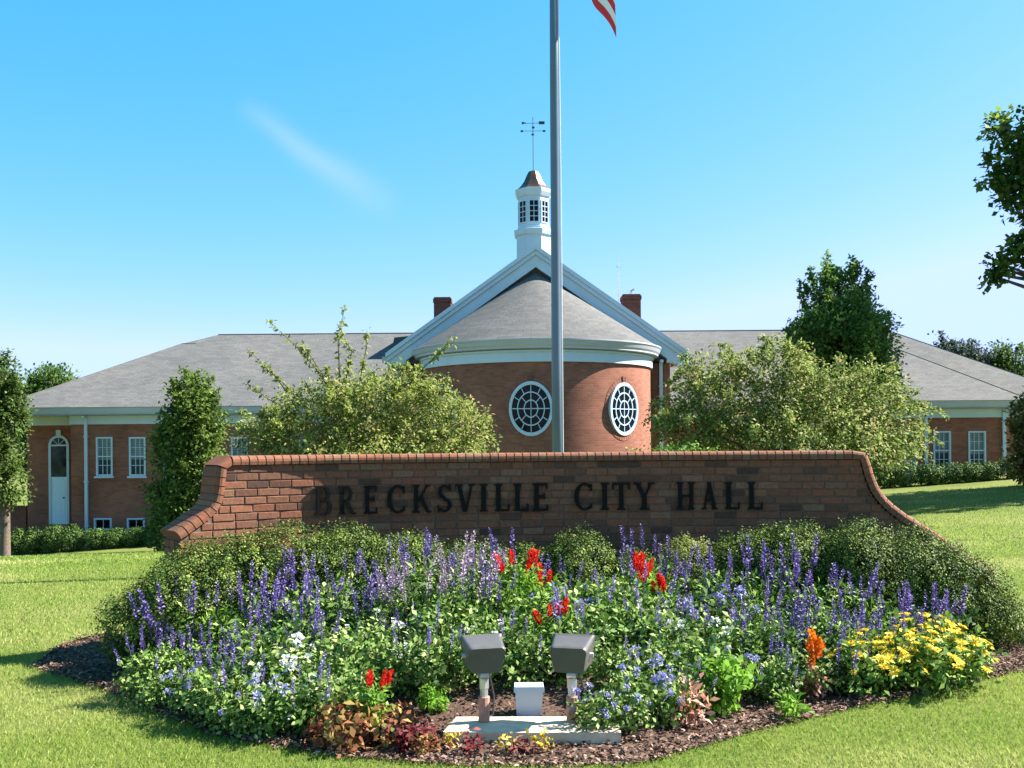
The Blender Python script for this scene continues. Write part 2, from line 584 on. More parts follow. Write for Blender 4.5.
def leaf_quads(P, out, L, Wd, droop=0.25, spread=0.8, fold=0.12, rg=rng, skin=0.0):
    """Leaves at P that grow roughly along `out` with a random twist; L may be an array."""
    k = len(P)
    L = np.broadcast_to(np.asarray(L, float), (k,)) * rg.uniform(.65, 1.3, k)
    d = out + rg.normal(0, spread, (k, 3)) + np.array([0, 0, -droop])
    up = rg.normal(0, .55, (k, 3)) + np.array([0, 0, .9]) + out * .35
    if skin:   # leaves that lie along the outside of a clipped or dense shrub
        tn = rg.normal(0, 1, (k, 3))
        d = d * (1 - skin) + skin * (tn - out * (tn * out).sum(1, keepdims=True) * .75)
        up = up * (1 - skin) + out * skin * 1.6
    d = unit(d)
    s = unit(np.cross(d, up))
    nn = np.cross(s, d)
    Wv = (L * Wd)[:, None]
    tip = P + d * L[:, None]
    mid = P + d * (L * .48)[:, None] + nn * (L * fold)[:, None]
    return np.stack([P, mid + s * Wv * .5, tip, mid - s * Wv * .5], axis=1)


def crown_points(blobs, n_clump, per, cr, rg, shell=.55, low=None):
    """Leaf positions gathered in clumps through the outer volume of ellipsoid blobs (x,y,z,rx,ry,rz)."""
    B = np.array(blobs, float)
    w = (B[:, 3] * B[:, 4] + B[:, 4] * B[:, 5] + B[:, 3] * B[:, 5])
    idx = rg.choice(len(B), n_clump, p=w / w.sum())
    d = unit(rg.normal(0, 1, (n_clump, 3)))
    r = rg.uniform(shell ** 3, 1.03, n_clump) ** (1 / 3)
    c = B[idx, :3] + d * B[idx, 3:] * r[:, None]
    if low is not None:
        k = c[:, 2] > low
        c, d, idx = c[k], d[k], idx[k]
    crs = cr * rg.uniform(.55, 1.4, len(c))
    P = (c[:, None, :] + np.clip(rg.normal(0, 1, (len(c), per, 3)), -1.7, 1.7) * crs[:, None, None] * .5).reshape(-1, 3)
    O = np.repeat(d, per, axis=0)
    tone = np.repeat(rg.normal(0, .24, len(c)), per)
    rnd = np.clip(rg.beta(2, 2.2, len(P)) + tone, 0, 1)
    return P, O, rnd


def crown(name, blobs, n_clump, per, cr, L, Wd, mat, parent, seed=1, extra=None, **kw):
    rg = np.random.default_rng(seed)
    sh = kw.pop('shell', .55)
    low = kw.pop('low', None)
    P, O, rnd = crown_points(blobs, n_clump, per, cr, rg, sh, low)
    V = leaf_quads(P, O, L, Wd, rg=rg, **kw)
    if extra is not None:
        V2, r2 = extra
        V, rnd = np.concatenate([V, V2]), np.concatenate([rnd, r2])
    return quads(name, V, rnd, mat, parent)


def trunk_mesh(parent, base_r, trunk_top, limbs, seed, name='trunk', z0=0.0):
    rg = random.Random(seed)
    mb = MB()
    tz = trunk_top
    mb.tube([(0, 0, z0 - .1), (.01, 0, z0 + .08), (rg.uniform(-.04, .04), .02, z0 + (tz - z0) * .5), (rg.uniform(-.06, .06), 0, tz)],
            [base_r * 1.45, base_r * 1.05, base_r * .9, base_r * .7], 10)
    for (x, y, z) in limbs:
        s = rg.uniform(.55, .95)
        p0 = Vector((0, 0, z0 + (tz - z0) * s))
        p2 = Vector((x, y, z))
        p1 = p0.lerp(p2, .5) + Vector((rg.uniform(-.1, .1), rg.uniform(-.1, .1), abs(p2.z - p0.z) * .12))
        mb.tube([p0, p1, p2], [base_r * .5, base_r * .32, base_r * .1], 6)
    return mb.build(name, M['bark'], parent, smooth=True)


def tree(name, label, cat, loc, blobs, n_clump, per, cr, L, Wd, mat, base_r, ttop, seed, group=None, extra=None, **kw):
    root = empty(name, loc, label, cat, group)
    crown('crown', blobs, n_clump, per, cr, L, Wd, mat, root, seed, extra, **kw)
    rg = random.Random(seed)
    tgt = [(bl[0] + rg.uniform(-.5, .5) * bl[3], bl[1] + rg.uniform(-.5, .5) * bl[4], bl[2] + rg.uniform(-.2, .5) * bl[5])
           for bl in blobs for _ in range(2)]
    trunk_mesh(root, base_r, ttop, tgt, seed)
    return root


# ------------------------------------------------------------------ ground
def ground_mesh():
    xs = np.unique(np.concatenate([np.linspace(-700, -60, 14), np.linspace(-60, 60, 121), np.linspace(60, 700, 14)]))
    ys = np.unique(np.concatenate([np.linspace(-60, 0, 8), np.linspace(0, 60, 91), np.linspace(60, 1500, 24)]))
    X, Y = np.meshgrid(xs, ys)
    Z = terrain(X, Y)
    nx, ny = len(xs), len(ys)
    v = np.stack([X, Y, Z], -1).reshape(-1, 3)
    f = [(j * nx + i, j * nx + i + 1, (j + 1) * nx + i + 1, (j + 1) * nx + i) for j in range(ny - 1) for i in range(nx - 1)]
    me = bpy.data.meshes.new('lawn')
    me.from_pydata(v.tolist(), [], f)
    me.materials.append(M['lawn'])
    me.polygons.foreach_set('use_smooth', [True] * len(f))
    return tag(link(bpy.data.objects.new('lawn', me)), 'mown green lawn around the bed and building', 'lawn', kind='structure')


ground_mesh()


def mulch_bed():
    xs = np.arange(-3.95, 4.951, .1)
    mb = MB()
    nrow = 40
    g = []
    for x in xs:
        y0 = float(front_y(x))
        yy = np.linspace(y0, 9.35, 400)
        ins = yy[in_bed(np.full_like(yy, x), yy)]
        y1 = float(ins.max()) if len(ins) else y0 + .02
        row = []
        for k in range(nrow + 1):
            y = y0 + (y1 - y0) * k / nrow
            j = .012 * math.sin(x * 31 + k * 1.7) * math.sin(y * 27) if 0 < k < nrow else -.01
            row.append((x + (rng.uniform(-.02, .02)), y + (rng.uniform(-.025, .025) if k == 0 else 0), float(bed_z(x, y)) + j))
        g.append(row)
    for a, b in zip(g, g[1:]):
        for k in range(nrow):
            mb.poly([a[k], b[k], b[k + 1], a[k + 1]])
    tag(mb.build('mulch_bed', M['mulch'], smooth=True), 'brown bark mulch ground of the flower bed', 'flower bed', kind='structure')
    k = 15000
    x = rng.uniform(-3.95, 4.95, k)
    y = front_y(x) + rng.exponential(.5, k) - .05
    ok = in_bed(x, y + .05)
    x, y = x[ok], y[ok]
    P = np.stack([x, y, bed_z(x, y) + .006 + rng.uniform(0, .012, len(x))], 1)
    ang = rng.uniform(0, 2 * np.pi, len(x))
    out = np.stack([np.cos(ang), np.sin(ang), rng.normal(0, .25, len(x))], 1)
    V = leaf_quads(P, out, .035, .42, droop=0, spread=.15, fold=.1)
    tag(quads('mulch_chips', V, rng.uniform(0, 1, len(x)), M['chip']), 'loose brown bark chips on the bed edge', 'mulch', kind='stuff')


mulch_bed()


def grass():
    V, Rn = [], []
    for (n_, y0, y1, wmin, hs) in ((520000, 3.6, 8.5, .0026, .75), (220000, 8.5, 15.0, .0055, .85), (200000, 15.0, 31.0, .011, 1.0)):
        y = np.sqrt(rng.uniform(0, 1, n_) * (y1 ** 2 - y0 ** 2) + y0 ** 2) if 6 < y0 < 12 else y0 + (y1 - y0) * rng.uniform(0, 1, n_) ** 1.15
        x = rng.uniform(-1, 1, n_) * (.62 * y + 2.6)
        e = rng.uniform(-.03, .05, n_)
        ok = ~in_bed(x, y - e) & ~(in_bed(x, y))
        ok |= (in_bed(x, y) & (y - front_y(x) < .06) & (rng.uniform(0, 1, n_) < .35))
        x, y = x[ok], y[ok]
        k = len(x)
        tone = .5 + .5 * np.sin(x * 1.7 + 1.3 * np.sin(y * 1.1)) * np.sin(y * 1.9 + 2 * np.sin(x * .7))
        z = terrain(x, y)
        h = hs * rng.uniform(.016, .042, k) * (1 + .25 * tone)
        a = rng.uniform(0, 2 * np.pi, k)
        lean = np.stack([np.cos(a), np.sin(a), np.zeros(k)], 1) * (h * rng.uniform(.1, .9, k))[:, None]
        s = np.stack([-np.sin(a), np.cos(a), np.zeros(k)], 1) * wmin * .5 * rng.uniform(.8, 1.5, k)[:, None]
        P = np.stack([x, y, z - .004], 1)
        mid = P + lean * .35 + np.array([0, 0, 1]) * (h * .6)[:, None]
        tip = P + lean + np.array([0, 0, 1]) * h[:, None]
        V.append(np.stack([P - s, P + s, mid + s * .8, tip], 1))
        Rn.append(np.clip(rng.beta(2, 2.5, k) * .7 + .25 * tone + .32 * sstep(.25, .9, np.sin(x * .9 + 2.1 * np.sin(y * .63)) * np.sin(y * 1.23 + x * .37 + 1.1)) - .06, 0, 1))
    tag(quads('grass', np.concatenate(V), np.concatenate(Rn), G['grass']), 'short green grass blades of the near lawn', 'grass', kind='stuff')


grass()

# ------------------------------------------------------------------ city hall
HALL = empty('city_hall', (0, 0, 0), 'long red brick hall with round front bay, gable and white cupola', 'building')
XC = 0.84            # axis of the gable
ROT = (XC, 33.0, 3.8)
ZE = 2.575


def wall_panel(mb, x0, x1, z0, z1, y, holes, dep=.14):
    xs = sorted({x0, x1, *[h[0] for h in holes], *[h[1] for h in holes]})
    zs = sorted({z0, z1, *[h[2] for h in holes], *[h[3] for h in holes]})
    for i in range(len(xs) - 1):
        for j in range(len(zs) - 1):
            cx, cz = (xs[i] + xs[i + 1]) / 2, (zs[j] + zs[j + 1]) / 2
            if any(h[0] < cx < h[1] and h[2] < cz < h[3] for h in holes):
                continue
            mb.poly([(xs[i], y, zs[j]), (xs[i + 1], y, zs[j]), (xs[i + 1], y, zs[j + 1]), (xs[i], y, zs[j + 1])])
    for (a, b_, c, d) in holes:
        mb.poly([(a, y, c), (a, y + dep, c), (a, y + dep, d), (a, y, d)])
        mb.poly([(b_, y + dep, c), (b_, y, c), (b_, y, d), (b_, y + dep, d)])
        mb.poly([(a, y, d), (a, y + dep, d), (b_, y + dep, d), (b_, y, d)])
        mb.poly([(a, y + dep, c), (a, y, c), (b_, y, c), (b_, y + dep, c)])


def sash_window(x0, x1, z0, z1, y, nc=3, nr=4, glass='curtain_glass', sill=True):
    fw = .065
    mb = MB()
    mb.box(x0 + .002, x0 + fw, y - .03, y + .1, z0 + .002, z1 - .002)
    mb.box(x1 - fw, x1 - .002, y - .03, y + .1, z0 + .002, z1 - .002)
    mb.box(x0 + fw, x1 - fw, y - .028, y + .1, z1 - fw, z1 - .002)
    mb.box(x0 + fw, x1 - fw, y - .028, y + .1, z0 + .002, z0 + fw)
    zm = (z0 + z1) / 2
    if nr > 2:
        mb.box(x0 + fw, x1 - fw, y - .005, y + .08, zm - .025, zm + .025)
    for i in range(1, nc):
        xx = x0 + fw + (x1 - x0 - 2 * fw) * i / nc
        mb.box(xx - .011, xx + .011, y + .03, y + .07, z0 + fw, z1 - fw)
    for j in range(1, nr):
        zz = z0 + fw + (z1 - z0 - 2 * fw) * j / nr
        if abs(zz - zm) > .03:
            mb.box(x0 + fw, x1 - fw, y + .034, y + .066, zz - .011, zz + .011)
    w = mb.build('window', M['white'], HALL)
    g = MB()
    g.box(x0 + fw * .5, x1 - fw * .5, y + .055, y + .06, z0 + fw * .5, z1 - fw * .5)
    g.build('pane', M[glass], w)
    if nr > 2:   # drawn blind behind the upper sash
        g = MB()
        lo = zm - (z1 - z0) * (.02 + .12 * abs(math.sin(x0 * 5.1)))
        for k in range(9):
            za, zb = lo + (z1 - fw - lo) * k / 9, lo + (z1 - fw - lo) * (k + .86) / 9
            g.poly([(x0 + fw, y + .0535, za), (x1 - fw, y + .0535, za), (x1 - fw, y + .0505, zb), (x0 + fw, y + .0505, zb)])
        g.build('blind', M['blind'], w)
    if sill:
        s = MB()
        s.box(x0 - .05, x1 + .05, y - .09, y - .002, z0 - .07, z0 - .004)
        s.build('sill', M['white'], w)
    return w


YW = 36.0
# --- left wing wall with its windows
PXL = [(96, 113), (129, 146), (163, 180), (197, 214), (231, 248), (265, 282), (299, 316)]
LW = []
for a, b_ in PXL:
    p, q_ = at(a, 437, YW), at(b_, 476, YW)
    LW.append((p.x, q_.x, q_.z, p.z))
LB = []
for a, b_ in PXL:
    p, q_ = at(a - 2, 518, YW), at(b_ - 1, 530, YW)
    LB.append((p.x, q_.x, q_.z, p.z))
xl0 = at(71, 450, YW).x
mb = MB()
wall_panel(mb, xl0, XC - 4.4, -2.4, ZE, YW, LW + LB)
mb.poly([(xl0, YW + 1.2, -2.4), (xl0, YW, -2.4), (xl0, YW, ZE), (xl0, YW + 1.2, ZE)])
xl1 = at(27, 450, YW + 1.2).x
dp, dq = at(49, 436, YW + 1.2), at(70, 524, YW + 1.2)
DOOR = (dp.x, dq.x, dq.z, dp.z - .36)
wall_panel(mb, xl1, xl0, -2.4, ZE, YW + 1.2, [])
mb.poly([(xl1, 47.0, -2.4), (xl1, YW + 1.2, -2.4), (xl1, YW + 1.2, ZE), (xl1, 47.0, ZE)])
mb.poly([(17.6, 47.0, -2.4), (xl1, 47.0, -2.4), (xl1, 47.0, ZE), (17.6, 47.0, ZE)])
# --- right wing wall
xr1 = at(1013, 440, YW).x
RW = []
for a, b_ in [(933, 951), (968, 986), (868, 884), (834, 850), (800, 816), (766, 782)]:
    p, q_ = at(a, 431, YW), at(b_, 470, YW)
    RW.append((p.x, q_.x, q_.z, p.z))
p, q_ = at(904, 432, YW), at(917, 486, YW)
RD = (p.x, q_.x, q_.z, p.z)
wall_panel(mb, XC + 4.4, xr1, -2.4, ZE, YW, RW + [RD])
mb.poly([(xr1, YW, -2.4), (xr1, 47.0, -2.4), (xr1, 47.0, ZE), (xr1, YW, ZE)])
wall_panel(mb, xr1, 22.4, -2.4, ZE, 39.3, [])
mb.poly([(22.4, 39.3, -2.4), (22.4, 47.0, -2.4), (22.4, 47.0, ZE), (22.4, 39.3, ZE)])
# --- main block walls behind the rotunda
wall_panel(mb, XC - 4.5, XC + 4.5, -2.0, 4.45, 33.0, [])
for s in (-1, 1):
    mb.poly([(XC + s * 4.5, 33.0, -2.0), (XC + s * 4.5, 44.0, -2.0), (XC + s * 4.5, 44.0, 4.45), (XC + s * 4.5, 33.0, 4.45)])
mb.build('wall', M['brick'], HALL)

for i, w in enumerate(LW):
    sash_window(*w, YW)
for w in LB:
    sash_window(*w, YW, 2, 1, 'glass', sill=False)
for w in RW:
    sash_window(*w, YW, 3, 4)

# arched door in the recessed end bay
x0, x1, z0, z1 = DOOR
yd = YW + 1.2
mb = MB()
cxd, rd = (x0 + x1) / 2, (x1 - x0) / 2
mb.box(x0 - .002, x0 + .09, yd - .06, yd - .003, z0, z1)
mb.box(x1 - .09, x1 + .002, yd - .06, yd - .003, z0, z1)
for k in range(16):
    a0_, a1_ = math.pi * k / 16, math.pi * (k + 1) / 16
    P = lambda r, a, y: (cxd + r * math.cos(a), y, z1 + r * math.sin(a))
    mb.hexa([P(rd - .09, a0_, yd - .06), P(rd, a0_, yd - .06), P(rd, a0_, yd - .003), P(rd - .09, a0_, yd - .003),
             P(rd - .09, a1_, yd - .06), P(rd, a1_, yd - .06), P(rd, a1_, yd - .003), P(rd - .09, a1_, yd - .003)])
mb.box(x0 + .09, x1 - .09, yd - .058, yd - .003, z1 - .03, z1 + .03)
for a in (R(45), R(90), R(135)):
    d = Vector((math.cos(a), 0, math.sin(a)))
    mb.tube([Vector((cxd, yd - .04, z1)), Vector((cxd, yd - .04, z1)) + d * (rd - .08)], .013, 6)
mb.box(cxd - .09, cxd + .09, yd - .08, yd - .003, z1 + rd, z1 + rd + .2)
door = mb.build('door', M['white'], HALL)
mb = MB()
zg = z0 + (z1 - z0) * .60
mb.box(x0 + .09, x1 - .09, yd - .035, yd - .004, z0, zg)
mb.box(x0 + .17, x1 - .17, yd - .042, yd - .034, z0 + .25, zg - .15)
mb.build('lower_panel', M['door_white'], door)
mb = MB()
mb.box(x0 + .09, x1 - .09, yd - .03, yd - .005, zg + .002, z1 - .03)
mb.poly([(cxd + (rd - .085) * math.cos(math.pi * k / 14), yd - .03, z1 + (rd - .085) * math.sin(math.pi * k / 14)) for k in range(15)])
mb.build('pane', M['curtain_glass'], door)
mb = MB()
mb.tube([(x1 - .2, yd - .1, z0 + 1.0), (x1 - .2, yd - .035, z0 + 1.0)], .03, 8)
mb.build('handle', M['dark_metal'], door)

# side door of the right wing
x0, x1, z0, z1 = RD
mb = MB()
mb.box(x0 + .003, x0 + .07, YW - .02, YW + .1, z0, z1 - .003)
mb.box(x1 - .07, x1 - .003, YW - .02, YW + .1, z0, z1 - .003)
mb.box(x0 + .07, x1 - .07, YW - .018, YW + .1, z1 - .07, z1 - .003)
d2 = mb.build('door', M['white'], HALL)
mb = MB()
mb.box(x0 + .07, x1 - .07, YW + .05, YW + .09, z0, z1 - .07)
mb.build('leaf_panel', M['door_blue'], d2)
mb = MB()
mb.box(x0 + .14, x1 - .14, YW + .042, YW + .049, z0 + 1.0, z1 - .2)
mb.build('pane', M['glass'], d2)

# friezes, eaves and gutters of the wings
for (fa, fb, fy) in ((xl0 - .03, XC - 4.5, YW), (xl1 - .03, xl0 - .032, YW + 1.2), (XC + 4.5, xr1 + .03, YW), (xr1 + .04, 22.4, 39.3)):
    mb = MB()
    mb.box(fa, fb, fy - .06, fy - .003, ZE - .02, ZE + .30)
    mb.build('frieze', M['white'], HALL)
for pts in ([(xl1 - .4, YW - .45), (XC - 4.5, YW - .45), (XC - 4.5, YW + .2), (xl1 - .4, YW + 1.4)],
            [(XC + 4.5, YW - .45), (xr1 + .4, YW - .45), (xr1 + .4, YW + .2), (XC + 4.5, YW + .2)]):
    mb = MB()
    mb.poly([(x, y, ZE + .31) for x, y in pts])
    mb.build('soffit', M['soffit'], HALL)


def gutter_run(x0, x1, y, z):
    g = MB()
    sec = [(0, .0), (-.03, .0), (-.07, .04), (-.10, .1), (-.115, .2), (-.135, .27), (-.15, .3), (0, .3)]
    for (a, b_), (c, d) in zip(sec, sec[1:]):
        g.poly([(x0, y + a, z + b_), (x1, y + a, z + b_), (x1, y + c, z + d), (x0, y + c, z + d)])
    g.poly([(x0, y + a, z + b_) for a, b_ in sec])
    g.poly([(x1, y + a, z + b_) for a, b_ in sec][::-1])
    return g.build('gutter', M['gutter'], HALL)


zg0 = ZE + .3
gutter_run(xl1 - .42, XC - 4.5, YW - .35, zg0)
gutter_run(XC + 4.5, xr1 + .42, YW - .35, zg0)
gutter_run(xr1 + .5, 23.0, 38.8, zg0)


def downspout(px, y, z0, z1, mat='white'):
    x = at(px, 440, y).x
    d = MB()
    d.box(x - .055, x + .055, y - .13, y - .05, z0, z1)
    d.box(x - .055, x + .055, y - .35, y - .05, z1 + .002, z1 + .09)
    for k in range(3):
        zz = z0 + (z1 - z0) * (.15 + .35 * k)
        d.box(x - .08, x + .08, y - .14, y - .003, zz, zz + .04)
    return d.build('downspout', M[mat], HALL)


downspout(87, YW, -1.9, ZE + .2)
downspout(1003, YW, .1, ZE + .2)
downspout(925, YW, .0, ZE + .2)
downspout(661, 33.0, -1.0, 4.4)

# wing roofs
RZ, RY0 = ZE + .58, YW - .5           # eave line of roof planes
SL = .512
mb = MB()
rz = lambda y: RZ + (y - RY0) * SL


def quad_roof(pts):
    mb.poly(pts)


xa, xb = xl1 - .45, xr1 + .45
fl = at(182, 343, 41.1).x
mb.poly([(xa, RY0, RZ), (XC, RY0, RZ), (XC, 42, rz(42)), (-12.55, 42, rz(42)), (-13.2, 41.1, rz(41.1)), (fl, 41.1, rz(41.1))])
mb.poly([(xa, 47.2, RZ), (xa, RY0, RZ), (fl, 41.1, rz(41.1))])
mb.poly([(xa, 47.2, RZ), (fl, 41.1, rz(41.1)), (-13.2, 41.1, rz(41.1)), (-12.55, 42, rz(42)), (XC, 42, rz(42)), (XC, 48.5, RZ)])
fr = 15.0
mb.poly([(XC, RY0, RZ), (xb, RY0, RZ), (fr, 41.1, rz(41.1)), (14.2, 41.1, rz(41.1)), (13.6, 42, rz(42)), (XC, 42, rz(42))])
mb.poly([(xb, RY0, RZ), (xb, 47.2, RZ), (fr, 41.1, rz(41.1))])
mb.poly([(XC, 48.5, RZ), (XC, 42, rz(42)), (13.6, 42, rz(42)), (14.2, 41.1, rz(41.1)), (fr, 41.1, rz(41.1)), (xb, 47.2, RZ)])
# the further roof beyond the right wing
bz = 6.55
mb.poly([(12.0, 38.6, RZ), (23.2, 38.6, RZ), (16.9, 43.5, bz), (12.0, 43.5, bz)])
mb.poly([(23.2, 38.6, RZ), (23.2, 48.4, RZ), (16.9, 43.5, bz)])
mb.poly([(23.2, 48.4, RZ), (12.0, 48.4, RZ), (12.0, 43.5, bz), (16.9, 43.5, bz)])
# gable roof of the main block
HW, AZ, EZ, GY = 4.98, 8.29, 4.76, 32.72
sl = (AZ - EZ) / HW
for s in (-1, 1):
    p = [(XC, GY, AZ), (XC, 45.0, AZ), (XC + s * HW, 45.0, EZ), (XC + s * HW, GY, EZ)]
    mb.poly(p if s > 0 else p[::-1])
roof = mb.build('roof', M['shingle'], HALL)
# ridge and hip caps
for pts, rr in (([(-12.55, 42, rz(42) + .01), (XC - 3, 42, rz(42) + .01)], .03), ([(XC + 3, 42, rz(42) + .01), (13.6, 42, rz(42) + .01)], .03),
                ([(xa, RY0, RZ), (fl, 41.1, rz(41.1)), (-13.2, 41.1, rz(41.1))], .022), ([(xb, RY0, RZ), (fr, 41.1, rz(41.1))], .022),
                ([(23.2, 38.6, RZ), (16.9, 43.5, bz), (13.0, 43.5, bz)], .022)):
    mb = MB()
    mb.tube(pts, rr, 6)
    mb.build('ridge_cap', M['shingle'], roof)
# rake boards of the gable
mb = MB()
for s in (-1, 1):
    def rake(y0, y1, top, bot, ext=0.0):
        d0, d1 = 0.0, HW + ext
        p = []
        for z_ in ('b', 't'):
            for (d, y) in ((d0, y0), (d1, y0), (d1, y1), (d0, y1)):
                z = AZ - sl * d + (top if z_ == 't' else -bot)
                p.append((XC + s * d, y, z))
        if s < 0:
            p = [p[i] for i in (1, 0, 3, 2, 5, 4, 7, 6)]
        mb.hexa(p)
    rake(GY - .14, 33.2, .05, .10, .05)
    rake(GY - .07, 33.1, -.104, .26, .02)
    rake(GY, 33.05, -.264, .66)
    # eave return block
    xx0, xx1 = sorted((XC + s * (HW - .62), XC + s * (HW + .03)))
    mb.box(xx0, xx1, GY + .012, 33.3, EZ - .36, EZ - .05)
mb.build('rake_board', M['white'], HALL)
mb = MB()
mb.poly([(XC - 4.5, 33.0, 4.4), (XC + 4.5, 33.0, 4.4), (XC + 4.5, 33.0, AZ - sl * 4.5 - .3), (XC, 33.0, AZ - .3), (XC - 4.5, 33.0, AZ - sl * 4.5 - .3)])
mb.build('tympanum', M['dark_metal'], HALL)
for s in (-1, 1):
    g = MB()
    xx = XC + s * (HW + .1)
    g.box(min(xx - .08, xx + .08), max(xx - .08, xx + .08), GY, 36.0, EZ - .28, EZ - .1)
    g.build('gutter', M['gutter'], HALL)

# rotunda
mb = MB()
mb.lathe([(3.8, -1.6), (3.8, 4.2)], XC, 33.0, 96, -math.pi / 2, math.pi / 2, 3.8)
mb.build('rotunda_wall', M['brick'], HALL, smooth=True)
mb = MB()
mb.lathe([(3.8, 4.17), (3.87, 4.17), (3.87, 4.44), (3.92, 4.47), (3.92, 4.52), (3.84, 4.52)], XC, 33.0, 96, -math.pi / 2, math.pi / 2)
mb.build('frieze', M['white'], HALL, merge=True)
mb = MB()
mb.lathe([(3.84, 4.53), (4.06, 4.56), (4.06, 4.60), (4.10, 4.66), (4.14, 4.76), (4.17, 4.80), (4.17, 4.84), (4.02, 4.86)], XC, 33.0, 96, -math.pi / 2, math.pi / 2)
mb.build('gutter', M['gutter'], HALL, merge=True)
mb = MB()
mb.lathe([(4.10, 4.85), (0.0, 7.5)], XC, 33.0, 96, -math.pi / 2, math.pi / 2, 2.4)
mb.build('rotunda_roof', M['shingle'], HALL)
# brick band at the window heads
for ang in (-51.0, -4.0, 43.5):
    t = R(ang)
    rw, zc, OV = .66, 2.77, 1.24
    rad = Vector((math.sin(t), -math.cos(t), 0))
    tan = Vector((math.cos(t), math.sin(t), 0))
    up = Vector((0, 0, 1))
    C0 = Vector((XC, 33.0, zc)) + rad * 3.8

    def W(u, v, d):
        return C0 + tan * u + up * (v * OV) + rad * d

    def ring(mb_, r0, r1, d0, d1, n=48):
        for k in range(n):
            a, b_ = 2 * math.pi * k / n, 2 * math.pi * (k + 1) / n
            P = lambda r, a_, d: W(r * math.cos(a_), r * math.sin(a_), d)
            mb_.poly([P(r0, a, d1), P(r1, a, d1), P(r1, b_, d1), P(r0, b_, d1)])
            mb_.poly([P(r1, a, d0), P(r1, b_, d0), P(r1, b_, d1), P(r1, a, d1)])
            mb_.poly([P(r0, a, d1), P(r0, b_, d1), P(r0, b_, d0), P(r0, a, d0)])
    f = MB()
    ring(f, rw - .065, rw, -.08, .042)
    ring(f, rw - .085, rw - .065, -.05, .036)
    for rr in (.205, .40):
        ring(f, rr - .014, rr + .014, .0, .034)

    def spoke(a, r0, r1, wd=.011):
        c, s_ = math.cos(a), math.sin(a)
        q4 = [W(r0 * c - wd * s_, r0 * s_ + wd * c, .031), W(r1 * c - wd * s_, r1 * s_ + wd * c, .031),
              W(r1 * c + wd * s_, r1 * s_ - wd * c, .031), W(r0 * c + wd * s_, r0 * s_ - wd * c, .031)]
        f.poly(q4[::-1])
        f.poly([q4[0] - rad * .02, q4[1] - rad * .02, q4[1], q4[0]])
        f.poly([q4[2] - rad * .02, q4[3] - rad * .02, q4[3], q4[2]])
    for k in range(4):
        spoke(math.pi / 2 * k, 0, rw - .1)
    for k in range(8):
        if k % 2:
            spoke(math.pi / 4 * k, .2, .4)
    for k in range(12):
        if k % 3:
            spoke(math.pi / 6 * k, .4, rw - .1)
    win = f.build('round_window', M['white'], HALL)
    g = MB()
    g.poly([W((rw - .085) * math.cos(2 * math.pi * k / 48), (rw - .085) * math.sin(2 * math.pi * k / 48), .008) for k in range(48)])
    g.build('pane', M['glass'], win)
    # ring of header bricks round the opening
    h = MB()
    nb = 44
    for k in range(nb):
        a, b_ = 2 * math.pi * (k + .06) / nb, 2 * math.pi * (k + .94) / nb
        P = lambda r, a_, d: W(r * math.cos(a_), r * math.sin(a_), d - (r * math.cos(a_)) ** 2 / 7.6)
        h.hexa([P(rw + .004, a, .004), P(rw + .13, a, .004), P(rw + .13, a, .012), P(rw + .004, a, .012),
                P(rw + .004, b_, .004), P(rw + .13, b_, .004), P(rw + .13, b_, .012), P(rw + .004, b_, .012)])
    h.build('brick_surround', M['brick'], win)
    k_ = MB()
    for k in (0,):
        k_.hexa([W(-.06, rw + .0, .005), W(.06, rw + .0, .005), W(.06, rw, .04), W(-.06, rw, .04),
                 W(-.08, rw + .15, .005), W(.08, rw + .15, .005), W(.08, rw + .15, .04), W(-.08, rw + .15, .04)])
    k_.build('keystone', M['chimney'], win)

# chimneys
for (a, b_, yt) in ((433, 451.5, 297), (622, 641.5, 294)):
    p, q_ = at(a, yt, 40.0), at(b_, yt, 40.0)
    c = MB()
    c.box(p.x + .03, q_.x - .03, 40.0, 40.75, 4.6, p.z - .22)
    c.box(p.x, q_.x, 39.97, 40.78, p.z - .22 + .002, p.z - .06)
    c.box(p.x + .04, q_.x - .04, 40.01, 40.74, p.z - .058, p.z)
    ch = c.build('chimney', M['chimney'], roof)
    if a > 500:
        v = MB()
        v.tube([((p.x + q_.x) / 2, 40.3, p.z - .02), ((p.x + q_.x) / 2, 40.3, p.z + .16), ((p.x + q_.x) / 2 + .12, 40.3, p.z + .24)], .06, 8)
        v.build('flue_pipe', M['steel'], roof)
# antenna by the right chimney
p, q_ = at(617.5, 260, 40.0), at(617.5, 300, 40.0)
c = MB()
c.tube([(q_.x, 39.6, 5.2), (p.x, 39.6, q_.z), (p.x, 39.6, p.z)], [.035, .03, .02], 6)
c.tube([(p.x - .1, 39.6, p.z - .35), (p.x + .1, 39.6, p.z - .35)], .015, 6)
c.build('antenna', M['steel'], roof)
# low dark vent box in the roof beside the gable
c = MB()
p = at(402, 338, 40.5)
c.hexa([(p.x - .4, 40.2, 5.5), (p.x + .9, 40.2, 5.5), (p.x + .9, 41.2, 5.5), (p.x - .4, 41.2, 5.5),
        (p.x - .3, 40.3, p.z), (p.x + .9, 40.3, p.z + .12), (p.x + .9, 41.2, p.z + .12), (p.x - .3, 41.2, p.z)])
c.build('roof_vent', M['dark_metal'], roof)

# cupola on the ridge
CY = 37.0
cu = MB()
z = lambda py: at(534, py, CY).z
cxp = at(533.5, 200, CY).x


